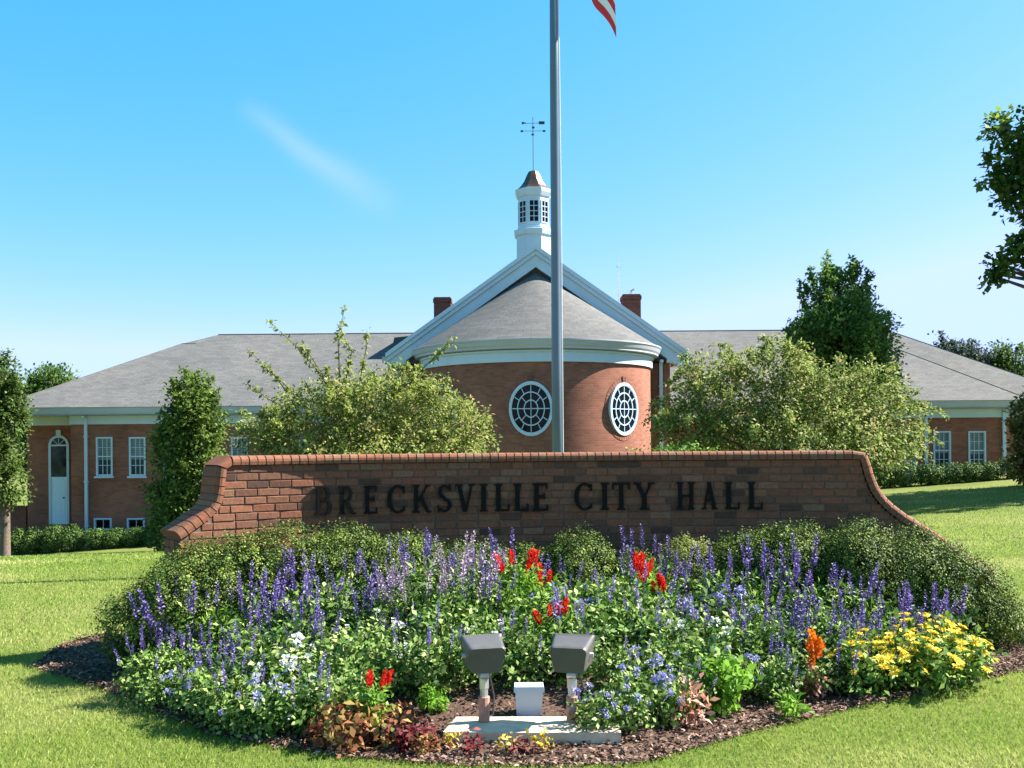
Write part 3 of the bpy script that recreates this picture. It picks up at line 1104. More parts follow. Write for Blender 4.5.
def octo(mb_, prof, rot=math.pi / 8):
    n = 8
    for (r0, z0), (r1, z1) in zip(prof, prof[1:]):
        for k in range(n):
            t0, t1 = rot + 2 * math.pi * k / n, rot + 2 * math.pi * (k + 1) / n
            P = lambda r, t, zz: (cxp + r * math.sin(t), CY - r * math.cos(t), zz)
            if r1 < 1e-4:
                mb_.poly([P(r0, t0, z0), P(r0, t1, z0), P(0, 0, z1)])
            else:
                mb_.poly([P(r0, t0, z0), P(r0, t1, z0), P(r1, t1, z1), P(r1, t0, z1)])


octo(cu, [(.70, 7.6), (.70, z(238)), (.76, z(237)), (.80, z(233.5)), (.80, z(232)), (.66, z(231)), (.66, z(229)),
          (.61, z(228.5)), (.61, z(199)), (.66, z(198.5)), (.72, z(195)), (.74, z(193)), (.74, z(191.5)), (.6, z(190.5)), (0.0, z(190.4))])
cup = cu.build('cupola', M['white'], HALL)
ap = .61 * math.cos(math.pi / 8)
for k in range(8):
    t = 2 * math.pi * k / 8
    rad = Vector((math.sin(t), -math.cos(t), 0))
    tan = Vector((math.cos(t), math.sin(t), 0))
    o = Vector((cxp, CY, 0)) + rad * ap

    def bx(mb_, u0, u1, z0, z1, d0, d1):
        mb_.hexa([o + tan * u0 + rad * d1 + Vector((0, 0, z0)), o + tan * u1 + rad * d1 + Vector((0, 0, z0)),
                  o + tan * u1 + rad * d0 + Vector((0, 0, z0)), o + tan * u0 + rad * d0 + Vector((0, 0, z0)),
                  o + tan * u0 + rad * d1 + Vector((0, 0, z1)), o + tan * u1 + rad * d1 + Vector((0, 0, z1)),
                  o + tan * u1 + rad * d0 + Vector((0, 0, z1)), o + tan * u0 + rad * d0 + Vector((0, 0, z1))])
    zb, zt = z(224.5), z(204)
    g = MB()
    bx(g, -.155, .155, zb, zt, -.02, .006)
    pn = g.build('lantern_window', M['glass'], cup)
    g = MB()
    bx(g, -.012, .012, zb, zt, .007, .02)
    for j in range(1, 4):
        bx(g, -.155, .155, zb + (zt - zb) * j / 4 - .012, zb + (zt - zb) * j / 4 + .012, .006, .018)
    for u in (-.19, .155):
        bx(g, u, u + .035, zb - .04, zt + .04, -.01, .03)
    bx(g, -.155, .155, zt, zt + .04, -.01, .028)
    bx(g, -.155, .155, zb - .04, zb, -.01, .028)
    g.build('lantern_frame', M['white'], cup)
g = MB()
octo(g, [(.66, z(191)), (.50, z(187)), (.37, z(182)), (.27, z(176)), (.19, z(172.2)), (.15, z(171.5)), (0.0, z(170.8))])
g.build('cupola_roof', M['copper'], cup)
g = MB()
rod = [(cxp, CY, z(172)), (cxp, CY, z(117))]
g.tube(rod, .015, 6)
for (dx, dy) in ((1, 0), (0, 1)):
    g.tube([(cxp - .4 * dx, CY - .4 * dy, z(131)), (cxp + .4 * dx, CY + .4 * dy, z(131))], .009, 6)
    for s in (-1, 1):
        g.box(cxp + s * .42 * dx - .05, cxp + s * .42 * dx + .05, CY + s * .42 * dy - .012, CY + s * .42 * dy + .012, z(132), z(130.2))
g.tube([(cxp - .38, CY, z(123.5)), (cxp + .3, CY, z(123))], .009, 6)
zz = z(123)
g.box(cxp + .22, cxp + .44, CY - .015, CY + .015, zz - .05, zz + .06)
g.hexa([(cxp - .42, CY - .01, zz - .05), (cxp - .26, CY - .01, zz - .01), (cxp - .26, CY + .01, zz - .01), (cxp - .42, CY + .01, zz - .05),
        (cxp - .42, CY - .01, zz + .05), (cxp - .26, CY - .01, zz + .01), (cxp - .26, CY + .01, zz + .01), (cxp - .42, CY + .01, zz + .05)])
g.build('weather_vane', M['dark_metal'], cup)

# small brick garden wall by the left end
p, q_ = at(4, 506, 38.5), at(26, 530, 38.5)
mb = MB()
mb.box(p.x - 1.0, q_.x, 38.5, 38.75, -2.4, p.z - .08)
gw = mb.build('garden_wall', M['brick'])
tag(gw, 'low brick garden wall beyond the far left end of the hall', 'wall')
mb = MB()
mb.box(p.x - 1.05, q_.x + .03, 38.46, 38.79, p.z - .078, p.z)
mb.build('coping', M['sign_brick'], gw)

# ------------------------------------------------------------------ sign wall
SIGN = empty('brick_sign_wall', (W0[0], W0[1], 0), 'low curved brick sign wall lettered with the city hall name', 'sign')


def wp(s, z, d=0.0):
    """Wall point in SIGN's local space: arc length s from the middle, height z, d in front (+) of the brick face."""
    a = float(np.interp(s, _s, _a))
    return Vector((float(np.interp(s, _s, _x)) - W0[0] - math.sin(a) * d, float(np.interp(s, _s, _y)) - W0[1] - math.cos(a) * d, z))


def s_of_px(px):
    lo, hi = -5.0, 5.5
    for _ in range(50):
        mid = (lo + hi) / 2
        p = wp(mid, 0)
        v = 512 + F * (p.x + W0[0]) / (p.y + W0[1])
        lo, hi = (mid, hi) if v < px else (lo, mid)
    return (lo + hi) / 2


SL0, SR0 = s_of_px(226), s_of_px(860)
TOPZ = 1.58
LPROF = [(0, TOPZ), (.012, 1.47), (.022, 1.38), (.04, 1.29), (.075, 1.215), (.135, 1.155), (.22, 1.10), (.31, 1.04), (.40, .985)]
RPROF = [(0, TOPZ), (.02, 1.50), (.045, 1.40), (.085, 1.30), (.145, 1.20), (.235, 1.11), (.35, 1.02), (.46, .95), (.62, .84), (.80, .70), (1.0, .56), (1.12, .49)]


def ext(prof, z):
    """How far the wall reaches beyond its corner at height z."""
    if z >= TOPZ:
        return 0.0
    zz = [p[1] for p in prof][::-1]
    uu = [p[0] for p in prof][::-1]
    return float(np.interp(z, zz, uu))


CH = .0675
mb = MB()
mb.mi = 1
# mortar core
zs = list(np.linspace(-.25, TOPZ - .001, 60))
ns = 70
for i in range(len(zs) - 1):
    zA, zB = zs[i], zs[i + 1]
    zm_ = (zA + zB) / 2
    a, b_ = SL0 - ext(LPROF, zm_) + .012, SR0 + ext(RPROF, zm_) - .012
    for k in range(ns):
        s0, s1 = a + (b_ - a) * k / ns, a + (b_ - a) * (k + 1) / ns
        mb.poly([wp(s0, zA), wp(s1, zA), wp(s1, zB), wp(s0, zB)])
        mb.poly([wp(s1, zA, -WT), wp(s0, zA, -WT), wp(s0, zB, -WT), wp(s1, zB, -WT)])
        mb.poly([wp(s0, zB), wp(s1, zB), wp(s1, zB, -WT), wp(s0, zB, -WT)])
    mb.poly([wp(a, zA, -WT), wp(a, zA), wp(a, zB), wp(a, zB, -WT)])
    mb.poly([wp(b_, zA), wp(b_, zA, -WT), wp(b_, zB, -WT), wp(b_, zB)])
mb.mi = 0
rb = random.Random(3)


def brick(s0, s1, z0, z1, d0, d1):
    mb.col = min(1, max(0, rb.random()))
    if rb.random() < .05:
        mb.col = rb.uniform(0, .14)
    j = [rb.uniform(-.0022, .0022) for _ in range(3)]
    t0, t1 = d1 + j[0] + j[1], d1 + j[0] - j[1]
    e = .0035
    f0 = [wp(s0, z0, t0 - e + j[2]), wp(s1, z0, t1 - e + j[2]), wp(s1, z1, t1 - e - j[2]), wp(s0, z1, t0 - e - j[2])]
    f1 = [wp(s0 + e, z0 + e, t0 + j[2]), wp(s1 - e, z0 + e, t1 + j[2]), wp(s1 - e, z1 - e, t1 - j[2]), wp(s0 + e, z1 - e, t0 - j[2])]
    bk = [wp(s0, z0, d0), wp(s1, z0, d0), wp(s1, z1, d0), wp(s0, z1, d0)]
    mb.poly(f1)
    for k in range(4):
        k2 = (k + 1) % 4
        mb.poly([f0[k], f0[k2], f1[k2], f1[k]])
        mb.poly([bk[k], bk[k2], f0[k2], f0[k]])


rows = int((TOPZ + .2) / CH)
for rI in range(rows + 1):
    z1 = TOPZ - .004 - rI * CH
    z0 = z1 - CH + .0095
    a, b_ = SL0 - ext(LPROF, z1), SR0 + ext(RPROF, z1)
    for (dd0, dd1) in ((-.02, .007), (-WT + .02, -WT - .007)):
        s = a - (.0985 if rI % 2 else 0)
        while s < b_:
            s0, s1 = max(s, a), min(s + .197 - .010, b_)
            if s1 - s0 > .03:
                brick(s0, s1, z0, z1, dd0, dd1)
            s += .197
    # end faces
    for (sE, sg) in ((a, -1), (b_, 1)):
        for k in range(3):
            y0_, y1_ = -.002 - k * .107, -.002 - k * .107 - .096
            mb.col = rb.random()
            q8 = [wp(sE - sg * .02, z0, y0_), wp(sE + sg * .004, z0, y0_), wp(sE + sg * .004, z0, y1_), wp(sE - sg * .02, z0, y1_)]
            q8 += [Vector((v.x, v.y, z1)) for v in q8]
            mb.hexa(q8)
mb.build('wall_body', [M['sign_brick'], M['mortar']], SIGN)

# coping: rowlock bricks on edge that follow the top and sweep down both ends
path = [(SL0 - u, z_) for u, z_ in LPROF[::-1]] + [(SR0 + u, z_) for u, z_ in RPROF]
# round the two top corners
pp = []
for i, p in enumerate(path):
    pp.append(Vector((p[0], p[1])))
seg = [0.0]
for a, b_ in zip(pp, pp[1:]):
    seg.append(seg[-1] + (b_ - a).length)


def path_at(t):
    i = max(0, min(len(seg) - 2, int(np.searchsorted(seg, t)) - 1))
    k = (t - seg[i]) / (seg[i + 1] - seg[i])
    return pp[i].lerp(pp[i + 1], k)


def path_dir(t):
    a, b_ = path_at(max(0, t - .05)), path_at(min(seg[-1], t + .05))
    return (b_ - a).normalized()


mb = MB()
T, st = seg[-1], .0745
k = 0
CHH = .078
while (k + 1) * st < T:
    t0, t1 = k * st + .005, (k + 1) * st - .005
    A, B = path_at(t0), path_at(t1)
    n0, n1 = path_dir(t0), path_dir(t1)
    n0, n1 = Vector((-n0.y, n0.x)), Vector((-n1.y, n1.x))
    mb.mi = 0
    mb.col = rb.uniform(.25, 1)
    j = rb.uniform(-.003, .003)
    # section across the wall: (front offset, height along the normal), rounded at front and back top
    sec = [(.030, .002), (.034, .030), (.030, .050), (.016, .067), (-.012, CHH), (-WT + .012, CHH), (-WT - .016, .067), (-WT - .030, .050), (-WT - .034, .03), (-WT - .03, .002)]
    ra = [wp((A + n0 * h).x, (A + n0 * h).y, d + j) for d, h in sec]
    rc = [wp((B + n1 * h).x, (B + n1 * h).y, d + j) for d, h in sec]
    for i in range(len(sec)):
        i2 = (i + 1) % len(sec)
        mb.poly([ra[i], rc[i], rc[i2], ra[i2]])
    mb.poly(ra)
    mb.poly(rc[::-1])
    # joint
    C_, D_ = path_at(t1), path_at(min(T, t1 + .01))
    mb.mi, mb.col = 1, .5
    sec2 = [(.024, .002), (.024, .045), (-.012, CHH - .008), (-WT + .012, CHH - .008), (-WT - .024, .045), (-WT - .024, .002)]
    nd = path_dir(t1)
    nd = Vector((-nd.y, nd.x))
    ra = [wp((C_ + nd * h).x, (C_ + nd * h).y, d) for d, h in sec2]
    rc = [wp((D_ + nd * h).x, (D_ + nd * h).y, d) for d, h in sec2]
    for i in range(len(sec2)):
        i2 = (i + 1) % len(sec2)
        mb.poly([ra[i], rc[i], rc[i2], ra[i2]])
    k += 1
mb.build('coping', [M['sign_brick'], M['mortar']], SIGN)


# --- letters: roman capitals from thick and thin strokes
def glyph(ch):
    """List of strokes; each a polygon in a box 1 high and w wide."""
    K, T_, S = .17, .075, .06
    st = []
    rect = lambda x0, x1, y0, y1: st.append([(x0, y0), (x1, y0), (x1, y1), (x0, y1)])

    def dia(x0, y0, x1, y1, w):
        st.append([(x0 - w / 2, y0), (x0 + w / 2, y0), (x1 + w / 2, y1), (x1 - w / 2, y1)])

    def arc(cx, cy, rx, ry, a0, a1, wx, wy, n=10):
        for k in range(n):
            a, b_ = R(a0 + (a1 - a0) * k / n), R(a0 + (a1 - a0) * (k + 1) / n)
            st.append([(cx + rx * math.cos(a), cy + ry * math.sin(a)), (cx + rx * math.cos(b_), cy + ry * math.sin(b_)),
                       (cx + (rx - wx) * math.cos(b_), cy + (ry - wy) * math.sin(b_)), (cx + (rx - wx) * math.cos(a), cy + (ry - wy) * math.sin(a))])

    def stem(x, w=K):
        rect(x, x + w, 0, 1)
        rect(x - .06, x, 0, S)
        rect(x + w, x + w + .06, 0, S)
        rect(x - .06, x, 1 - S, 1)
        rect(x + w, x + w + .06, 1 - S, 1)
    if ch == 'B':
        stem(.06)
        rect(.23, .38, 1 - T_, 1), rect(.23, .40, .5, .5 + T_), rect(.23, .40, 0, T_)
        arc(.38, .75, .2, .25, -90, 90, .13, T_)
        arc(.40, .2875, .24, .2875, -90, 90, .15, T_)
        return st, .64
    if ch == 'R':
        stem(.06)
        rect(.23, .38, 1 - T_, 1), rect(.23, .38, .46, .46 + T_)
        arc(.38, .73, .22, .27, -90, 90, .14, T_)
        dia(.62, 0, .36, .46, .17)
        rect(.70, .78, 0, S)
        return st, .76
    if ch == 'E':
        stem(.06)
        rect(.23, .56, 1 - T_, 1), rect(.23, .46, .49, .49 + T_), rect(.23, .58, 0, T_)
        rect(.50, .56, .80, 1 - T_), rect(.41, .46, .42, .65), rect(.52, .58, T_, .22)
        return st, .6
    if ch == 'C':
        arc(.42, .5, .40, .51, 48, 312, .17, T_, 20)
        rect(.62, .69, .70, .97), rect(.64, .70, .08, .25)
        return st, .72
    if ch == 'K':
        stem(.06)
        dia(.25, .42, .62, 1, .08)
        dia(.66, 0, .34, .58, .17)
        rect(.52, .74, 1 - S, 1), rect(.58, .80, 0, S)
        return st, .76
    if ch == 'S':
        arc(.30, .74, .24, .26, 30, 270, .13, T_, 12)
        arc(.30, .26, .27, .26, -150, 90, .14, T_, 12)
        dia(.38, .40, .22, .60, .17)
        rect(.48, .54, .76, 1.0), rect(.04, .10, .0, .26)
        return st, .58
    if ch == 'V':
        dia(.38, 0, .14, 1, .17), dia(.42, 0, .66, 1, .08)
        rect(0, .30, 1 - S, 1), rect(.54, .80, 1 - S, 1)
        return st, .78
    if ch == 'I':
        stem(.06)
        return st, .29
    if ch == 'L':
        stem(.06)
        rect(.23, .56, 0, T_), rect(.50, .56, T_, .26)
        return st, .57
    if ch == 'T':
        rect(.28, .45, 0, 1)
        rect(.20, .28, 0, S), rect(.45, .53, 0, S)
        rect(.02, .28, 1 - T_, 1), rect(.45, .71, 1 - T_, 1)
        rect(.02, .08, .76, 1 - T_), rect(.65, .71, .76, 1 - T_)
        return st, .73
    if ch == 'Y':
        rect(.30, .47, 0, .46)
        dia(.38, .44, .13, 1, .17), dia(.39, .44, .63, 1, .08)
        rect(.22, .30, 0, S), rect(.47, .55, 0, S), rect(0, .28, 1 - S, 1), rect(.51, .76, 1 - S, 1)
        return st, .76
    if ch == 'H':
        stem(.06), stem(.54)
        rect(.23, .54, .47, .47 + T_)
        return st, .77
    if ch == 'A':
        dia(.16, 0, .38, 1, .08), dia(.62, 0, .38, 1, .18)
        rect(.25, .52, .30, .30 + T_)
        rect(.04, .28, 0, S), rect(.50, .76, 0, S)
        return st, .78


TEXT = [('B', 314, 331), ('R', 338, 355), ('E', 363, 377), ('C', 386, 405), ('K', 412, 430), ('S', 436, 451), ('V', 455, 474), ('I', 479, 487),
        ('L', 494, 509), ('L', 513, 528), ('E', 532, 548), ('C', 573, 592), ('I', 600, 608), ('T', 611, 630), ('Y', 633, 654),
        ('H', 676, 694), ('A', 700, 717), ('L', 724, 739), ('L', 747, 762)]
LZ0, LZ1 = 1.128, 1.378
for (ch, pa, pb) in TEXT:
    st, gw_ = glyph(ch)
    s0, s1 = s_of_px(pa), s_of_px(pb)
    sc_ = (s1 - s0) / gw_
    mb = MB()
    for i, pl in enumerate(st):
        fr_ = .034 + .00025 * i
        fp = [wp(s0 + x * sc_, LZ0 + y * (LZ1 - LZ0), fr_) for x, y in pl]
        bp = [wp(s0 + x * sc_, LZ0 + y * (LZ1 - LZ0), .012) for x, y in pl]
        area = sum(pl[k][0] * pl[(k + 1) % 4][1] - pl[(k + 1) % 4][0] * pl[k][1] for k in range(4))
        if area < 0:
            fp, bp = fp[::-1], bp[::-1]
        mb.poly(fp)
        for k in range(4):
            k2 = (k + 1) % 4
            mb.poly([bp[k], bp[k2], fp[k2], fp[k]])
    mb.build('letter', M['letter'], SIGN)

# ------------------------------------------------------------------ flagpole and flag
PX, PY = at(557.3, 440, 14.0).x, 14.0
pole = empty('flagpole', (PX, PY, float(terrain(PX, PY))), 'tall tapered aluminium flagpole behind the sign wall', 'flagpole')
mb = MB()
mb.tube([(0, 0, -.1), (0, 0, 3.0), (0, 0, 7.0), (0, 0, 11.2)], [.076, .074, .066, .045], 20)
mb.build('shaft', M['pole_metal'], pole, smooth=True)
mb = MB()
mb.lathe([(.0, 11.2), (.07, 11.23), (.1, 11.3), (.07, 11.37), (0, 11.4)], 0, 0, 16)
mb.build('finial', M['goldleaf'] if 'goldleaf' in M else M['copper'], pole, smooth=True)
mb = MB()
mb.lathe([(.2, .0), (.2, .05), (.12, .1), (.08, .14)], 0, 0, 20)
mb.build('base_collar', M['pole_metal'], pole, smooth=True)
mb = MB()
mb.tube([(.083, -.03, .9), (.08, -.03, 5), (.055, -.025, 11.1)], .006, 5)
mb.tube([(.06, -.06, 1.2), (.11, -.08, 1.3)], .012, 5)
mb.build('halyard', M['white_cloth'], pole)

mb = MB()
NU, NV = 46, 13
ztop = 10.98


def fpos(u, v):
    x = .06 + .80 * u ** .9 - .10 * (1 - v) * u
    zz_ = ztop - 2.2 * v - 1.28 * u ** 1.25 - .10 * u * (1 - v)
    yy_ = .09 * math.sin(9 * u + 2.2 * v) * u ** .6 + .05 * math.sin(17 * u + 4 * v) * u
    x += .035 * math.sin(12 * u + 3 * v) * u
    return (PX + x, PY + yy_, zz_)


for i in range(NU):
    for j in range(NV):
        mb.mi = 2 if (i < NU * .4 and j < 7) else (0 if j % 2 == 0 else 1)
        mb.poly([fpos(i / NU, (j + 1) / NV), fpos((i + 1) / NU, (j + 1) / NV), fpos((i + 1) / NU, j / NV), fpos(i / NU, j / NV)])
fl_ = mb.build('flag', [M['red_cloth'], M['white_cloth'], M['blue_cloth']], smooth=True)
tag(fl_, 'red and white striped flag hanging from the pole top', 'flag')

# ------------------------------------------------------------------ trees and shrubs away from the bed


def gz(x, y):
    return float(terrain(x, y))


def shoots(paths, rg, L=.095):
    V, Rn = [], []
    for p in paths:
        p = np.array(p, float)
        t = rg.uniform(.05, 1, 70)
        i = np.minimum((t * (len(p) - 1)).astype(int), len(p) - 2)
        k = (t * (len(p) - 1) - i)[:, None]
        P = p[i] * (1 - k) + p[i + 1] * k + rg.normal(0, .025, (len(t), 3))
        O = rg.normal(0, 1, (len(t), 3))
        V.append(leaf_quads(P, unit(O), L, .5, rg=rg))
        Rn.append(rg.uniform(.2, .8, len(t)))
    return np.concatenate(V), np.concatenate(Rn)


def auto_shoots(blobs, n, length, rise, seed, droop=.0):
    """Short leafy twigs that break the outline of a crown."""
    rg = np.random.default_rng(seed)
    B = np.array(blobs, float)
    out = []
    for _ in range(n):
        bl = B[rg.integers(len(B))]
        d = rg.normal(0, 1, 3)
        d[2] = abs(d[2]) * .8 + .1
        d /= np.linalg.norm(d)
        p0 = bl[:3] + d * bl[3:] * .8
        l_ = length * rg.uniform(.5, 1.3)
        p1 = p0 + d * l_ * .55 + np.array([0, 0, rise * l_ * .5])
        p2 = p1 + d * l_ * .5 + np.array([0, 0, (rise * .5 - droop) * l_])
        out.append([p0, p1, p2])
    return out


def joined(*pairs):
    return np.concatenate([p[0] for p in pairs]), np.concatenate([p[1] for p in pairs])


# columnar tree left of the sign wall
x, y = at(191, 450, 20.0).x, 20.0
g0 = gz(x, y)
blobs = [(0, 0, 3.05 - g0, .38, .38, .62), (.12, -.1, 2.6 - g0, .55, .5, .6), (-.2, .1, 2.1 - g0, .6, .55, .6), (.2, 0, 1.6 - g0, .62, .6, .6),
         (-.15, 0, 1.0 - g0, .72, .6, .62), (.2, .1, .5 - g0, .55, .5, .5), (-.3, -.1, .45 - g0, .5, .5, .5)]
blobs = [(a, b_, c - .42, d, e, f_) for a, b_, c, d, e, f_ in blobs]
tree('columnar_tree', 'narrow upright green tree by the stepped left end of the sign', 'tree', (x, y, g0), blobs, 800, 28, .2, .088, .6, G['column'], .09, 1.6, 11,
     extra=shoots(auto_shoots(blobs, 60, .22, .5, 47), np.random.default_rng(48), .085))


# left ornamental tree with long shoots
YT = 22.0
c = at(370, 440, YT)
g0 = gz(c.x, YT)


def rel(px, py, dy=0.0):
    p = at(px, py, YT + dy)
    return (p.x - c.x, dy, p.z - g0)


def blob_px(px, py, rx, rz, dy=0.0, ry=None):
    p = rel(px, py, dy)
    s = (YT + dy) / F
    return (*p, rx * s, (ry or rx) * s, rz * s)


lb = [blob_px(330, 425, 62, 46), blob_px(385, 412, 60, 44, .4), blob_px(430, 425, 46, 44), blob_px(345, 400, 36, 30, -.2),
      blob_px(462, 438, 26, 34, -.2), blob_px(268, 438, 34, 20, .3), blob_px(300, 445, 50, 42), blob_px(415, 398, 36, 24, .2), blob_px(390, 460, 100, 40)]
sh = [[rel(330, 390), rel(300, 350), rel(268, 320)], [rel(340, 385), rel(338, 340), rel(345, 306)], [rel(310, 410), rel(285, 385), rel(246, 348)],
      [rel(300, 420), rel(270, 400), rel(247, 384)], [rel(360, 380), rel(366, 350), rel(367, 330)], [rel(410, 385), rel(440, 352), rel(456, 340)],
      [rel(330, 390), rel(310, 355), rel(300, 345)], [rel(460, 420), rel(485, 430), rel(497, 447)], [rel(430, 395), rel(450, 392), rel(470, 405)],
      [rel(300, 415), rel(272, 372), rel(262, 366)], [rel(345, 385), rel(352, 352), rel(340, 330)]]
ot = tree('ornamental_tree', 'bushy yellow-green ornamental tree with long shoots against the left roof', 'tree', (c.x, YT, g0), lb, 1000, 30, .24, .092, .5,
          G['orn'], .09, 1.4, 21, extra=joined(shoots(sh, np.random.default_rng(4), .12), shoots(auto_shoots(lb, 80, .5, .3, 41, .5), np.random.default_rng(44), .09)), droop=.45, shell=.35)
for p in sh:
    mb = MB()
    mb.tube([Vector(p[0]), (Vector(p[0]) + Vector(p[1])) / 2 + Vector((0, 0, .05)), Vector(p[1]), Vector(p[2])], [.016, .013, .01, .004], 5)
    mb.build('branch', M['bark'], ot)

# right ornamental tree
c = at(790, 440, YT)
g0 = gz(c.x, YT)
rb_ = [blob_px(715, 410, 56, 44), blob_px(775, 395, 60, 44, .3), blob_px(835, 405, 58, 46), blob_px(885, 425, 40, 34, -.2), blob_px(690, 430, 36, 28, -.3),
       blob_px(780, 368, 32, 24, -.2), blob_px(800, 445, 110, 40), blob_px(715, 378, 34, 24), blob_px(870, 395, 34, 26), blob_px(905, 446, 20, 16, -.3)]
sh = [[rel(790, 375), rel(786, 350), rel(776, 334)], [rel(740, 380), rel(735, 360), rel(728, 352)], [rel(690, 410), rel(668, 410), rel(655, 425)],
      [rel(890, 400), rel(915, 410), rel(930, 432)], [rel(850, 385), rel(870, 370), rel(884, 366)], [rel(670, 410), rel(655, 402), rel(646, 415)]]
tree('ornamental_tree', 'broad yellowing ornamental tree with browned leaf tips, right of the round bay', 'tree', (c.x, YT, g0), rb_, 1150, 30, .24, .092, .5,
     G['orn_brown'], .1, 1.4, 22, extra=joined(shoots(sh, np.random.default_rng(5)), shoots(auto_shoots(rb_, 100, .5, .2, 42, .6), np.random.default_rng(45), .09)), droop=.5, shell=.35)

# conical dark tree
YT = 28.0
c = at(842, 440, YT)
g0 = gz(c.x, YT)
cb = [blob_px(836, 290, 11, 26), blob_px(856, 290, 9, 22, .2), blob_px(820, 300, 12, 20, -.1), blob_px(842, 312, 34, 24), blob_px(842, 330, 46, 28), blob_px(842, 356, 50, 30), blob_px(850, 385, 46, 34), blob_px(838, 400, 44, 34),
      blob_px(868, 350, 24, 28, -.6), blob_px(812, 345, 24, 32, -.6), blob_px(842, 345, 38, 44, -.8)]
sh = [[rel(832, 285), rel(829, 265), rel(827, 252)], [rel(850, 285), rel(851, 268), rel(852, 257)], [rel(868, 300), rel(869, 285), rel(868, 270)],
      [rel(806, 310), rel(801, 295), rel(798, 285)], [rel(880, 330), rel(886, 318), rel(889, 312)]]
tree('conical_tree', 'dense dark green conical tree standing against the right roof', 'tree', (c.x, YT, g0), cb, 1300, 26, .28, .115, .6,
     G['conical'], .16, 3.0, 23, extra=joined(shoots(sh, np.random.default_rng(6), .15), shoots(auto_shoots(cb, 60, .35, .9, 43), np.random.default_rng(46), .14)), droop=-.1, shell=.5)

# left edge tree, tree behind the roof
YT = 32.5
c = at(4, 440, YT)
g0 = gz(c.x, YT)
tb = [blob_px(0, 382, 18, 24), blob_px(-20, 400, 30, 44), blob_px(8, 420, 15, 26), blob_px(-6, 455, 22, 30), blob_px(-26, 460, 34, 40), blob_px(8, 478, 14, 26), blob_px(-36, 380, 30, 40), blob_px(14, 398, 9, 14)]
tree('broadleaf_tree', 'tall leafy tree cut by the photo edge at the left end of the hall', 'tree', (c.x, YT, g0), tb, 900, 26, .36, .13, .6, G['far'], .16, 3.0, 24,
     extra=shoots(auto_shoots(tb, 60, .25, .4, 61), np.random.default_rng(62), .13))
YT = 56.0
c = at(52, 440, YT)
g0 = gz(c.x, YT)
tb = [blob_px(55, 388, 19, 17), blob_px(38, 396, 14, 18), blob_px(52, 410, 28, 26), blob_px(45, 440, 34, 40)]
tree('background_tree', 'dark round tree showing above the left hip of the roof', 'tree', (c.x, YT, g0), tb, 700, 26, .6, .22, .6, G['maple'], .22, 4.0, 25)
# far trees beyond the right roof
YT = 62.0
for (px, lab, bl, mt, sd) in (
        (962, 'thin dark feathery tree poking above the right roof slope', [(945, 352, 9, 11), (962, 356, 14, 10), (976, 360, 10, 8), (962, 385, 22, 28)], 'farblue', 26),
        (1003, 'pale green tree at the photo edge beyond the right roof', [(1000, 362, 14, 13), (1016, 364, 16, 15), (990, 372, 12, 10), (1010, 395, 28, 32)], 'far', 27)):
    c = at(px, 440, YT)
    g0 = gz(c.x, YT)
    sh = [[rel(945, 350), rel(943, 340), rel(941, 331)], [rel(955, 352), rel(953, 345), rel(950, 340)], [rel(968, 352), rel(970, 345), rel(973, 340)]] if sd == 26 else [[rel(1016, 360), rel(1018, 350), rel(1020, 344)]]
    tree('background_tree', lab, 'tree', (c.x, YT, g0), [blob_px(*b4) for b4 in bl], 420, 22, .55, .22, .6, G[mt], .2, 3.5, sd,
         extra=shoots(sh, np.random.default_rng(sd), .3))
# rusty small tree at right edge
YT = 30.0
c = at(1026, 440, YT)
g0 = gz(c.x, YT)
tb = [blob_px(1026, 418, 12, 20), blob_px(1036, 445, 20, 26), blob_px(1046, 410, 18, 26), blob_px(1028, 464, 12, 16)]
tree('small_tree', 'small rust tinged tree at the right photo edge by the hall', 'tree', (c.x, YT, g0), tb, 260, 24, .3, .15, .55, G['rust'], .08, 1.6, 28)

# big shade tree whose branch tips reach in from the right
BT = Vector((19.8, 29.0, 0))
g0 = gz(BT.x, BT.y)
YT = 29.0
c = Vector((BT.x, BT.y, 0))


def bpx(px, py, r, rz=None, dy=0.0):
    return blob_px(px, py, r, rz or r, dy)


tb = [bpx(1000, 132, 15, 17), bpx(1008, 160, 17, 18), bpx(1018, 185, 20, 18), bpx(996, 182, 11, 7), bpx(1012, 205, 15, 12), bpx(1022, 250, 14, 10), bpx(1003, 266, 12, 9),
      bpx(997, 276, 9, 6), bpx(1032, 118, 8, 10), bpx(1060, 160, 46, 60), bpx(1110, 120, 70, 80), bpx(1080, 230, 60, 40), bpx(1180, 200, 100, 110), bpx(1140, 290, 90, 40, .5), bpx(1200, 90, 70, 60), bpx(1035, 255, 18, 16)]
tb = [(a, b_, c_, d, max(e, .3), f_) for a, b_, c_, d, e, f_ in tb]
tree('shade_tree', 'large dark maple-like tree reaching in from the right photo edge', 'tree', (BT.x, BT.y, g0), tb, 1900, 20, .30, .2, .8, G['maple'], .32, 6.0, 29, shell=.3)

# low light green shrub beside the bay, just above the sign
YT = 19.0
c = at(672, 445, YT)
g0 = gz(c.x, YT)
tb = [blob_px(665, 460, 24, 16), blob_px(640, 462, 14, 12), blob_px(700, 461, 20, 14), blob_px(670, 480, 40, 26)]
r_ = empty('leafy_shrub', (c.x, YT, g0), 'low bright green shrub just showing over the sign below the round bay', 'shrub')
crown('foliage', tb, 190, 20, .15, .07, .6, G['salvia'], r_, 31)
trunk_mesh(r_, .04, .6, [(b4[0], b4[1], b4[2]) for b4 in tb], 31, 'stem')


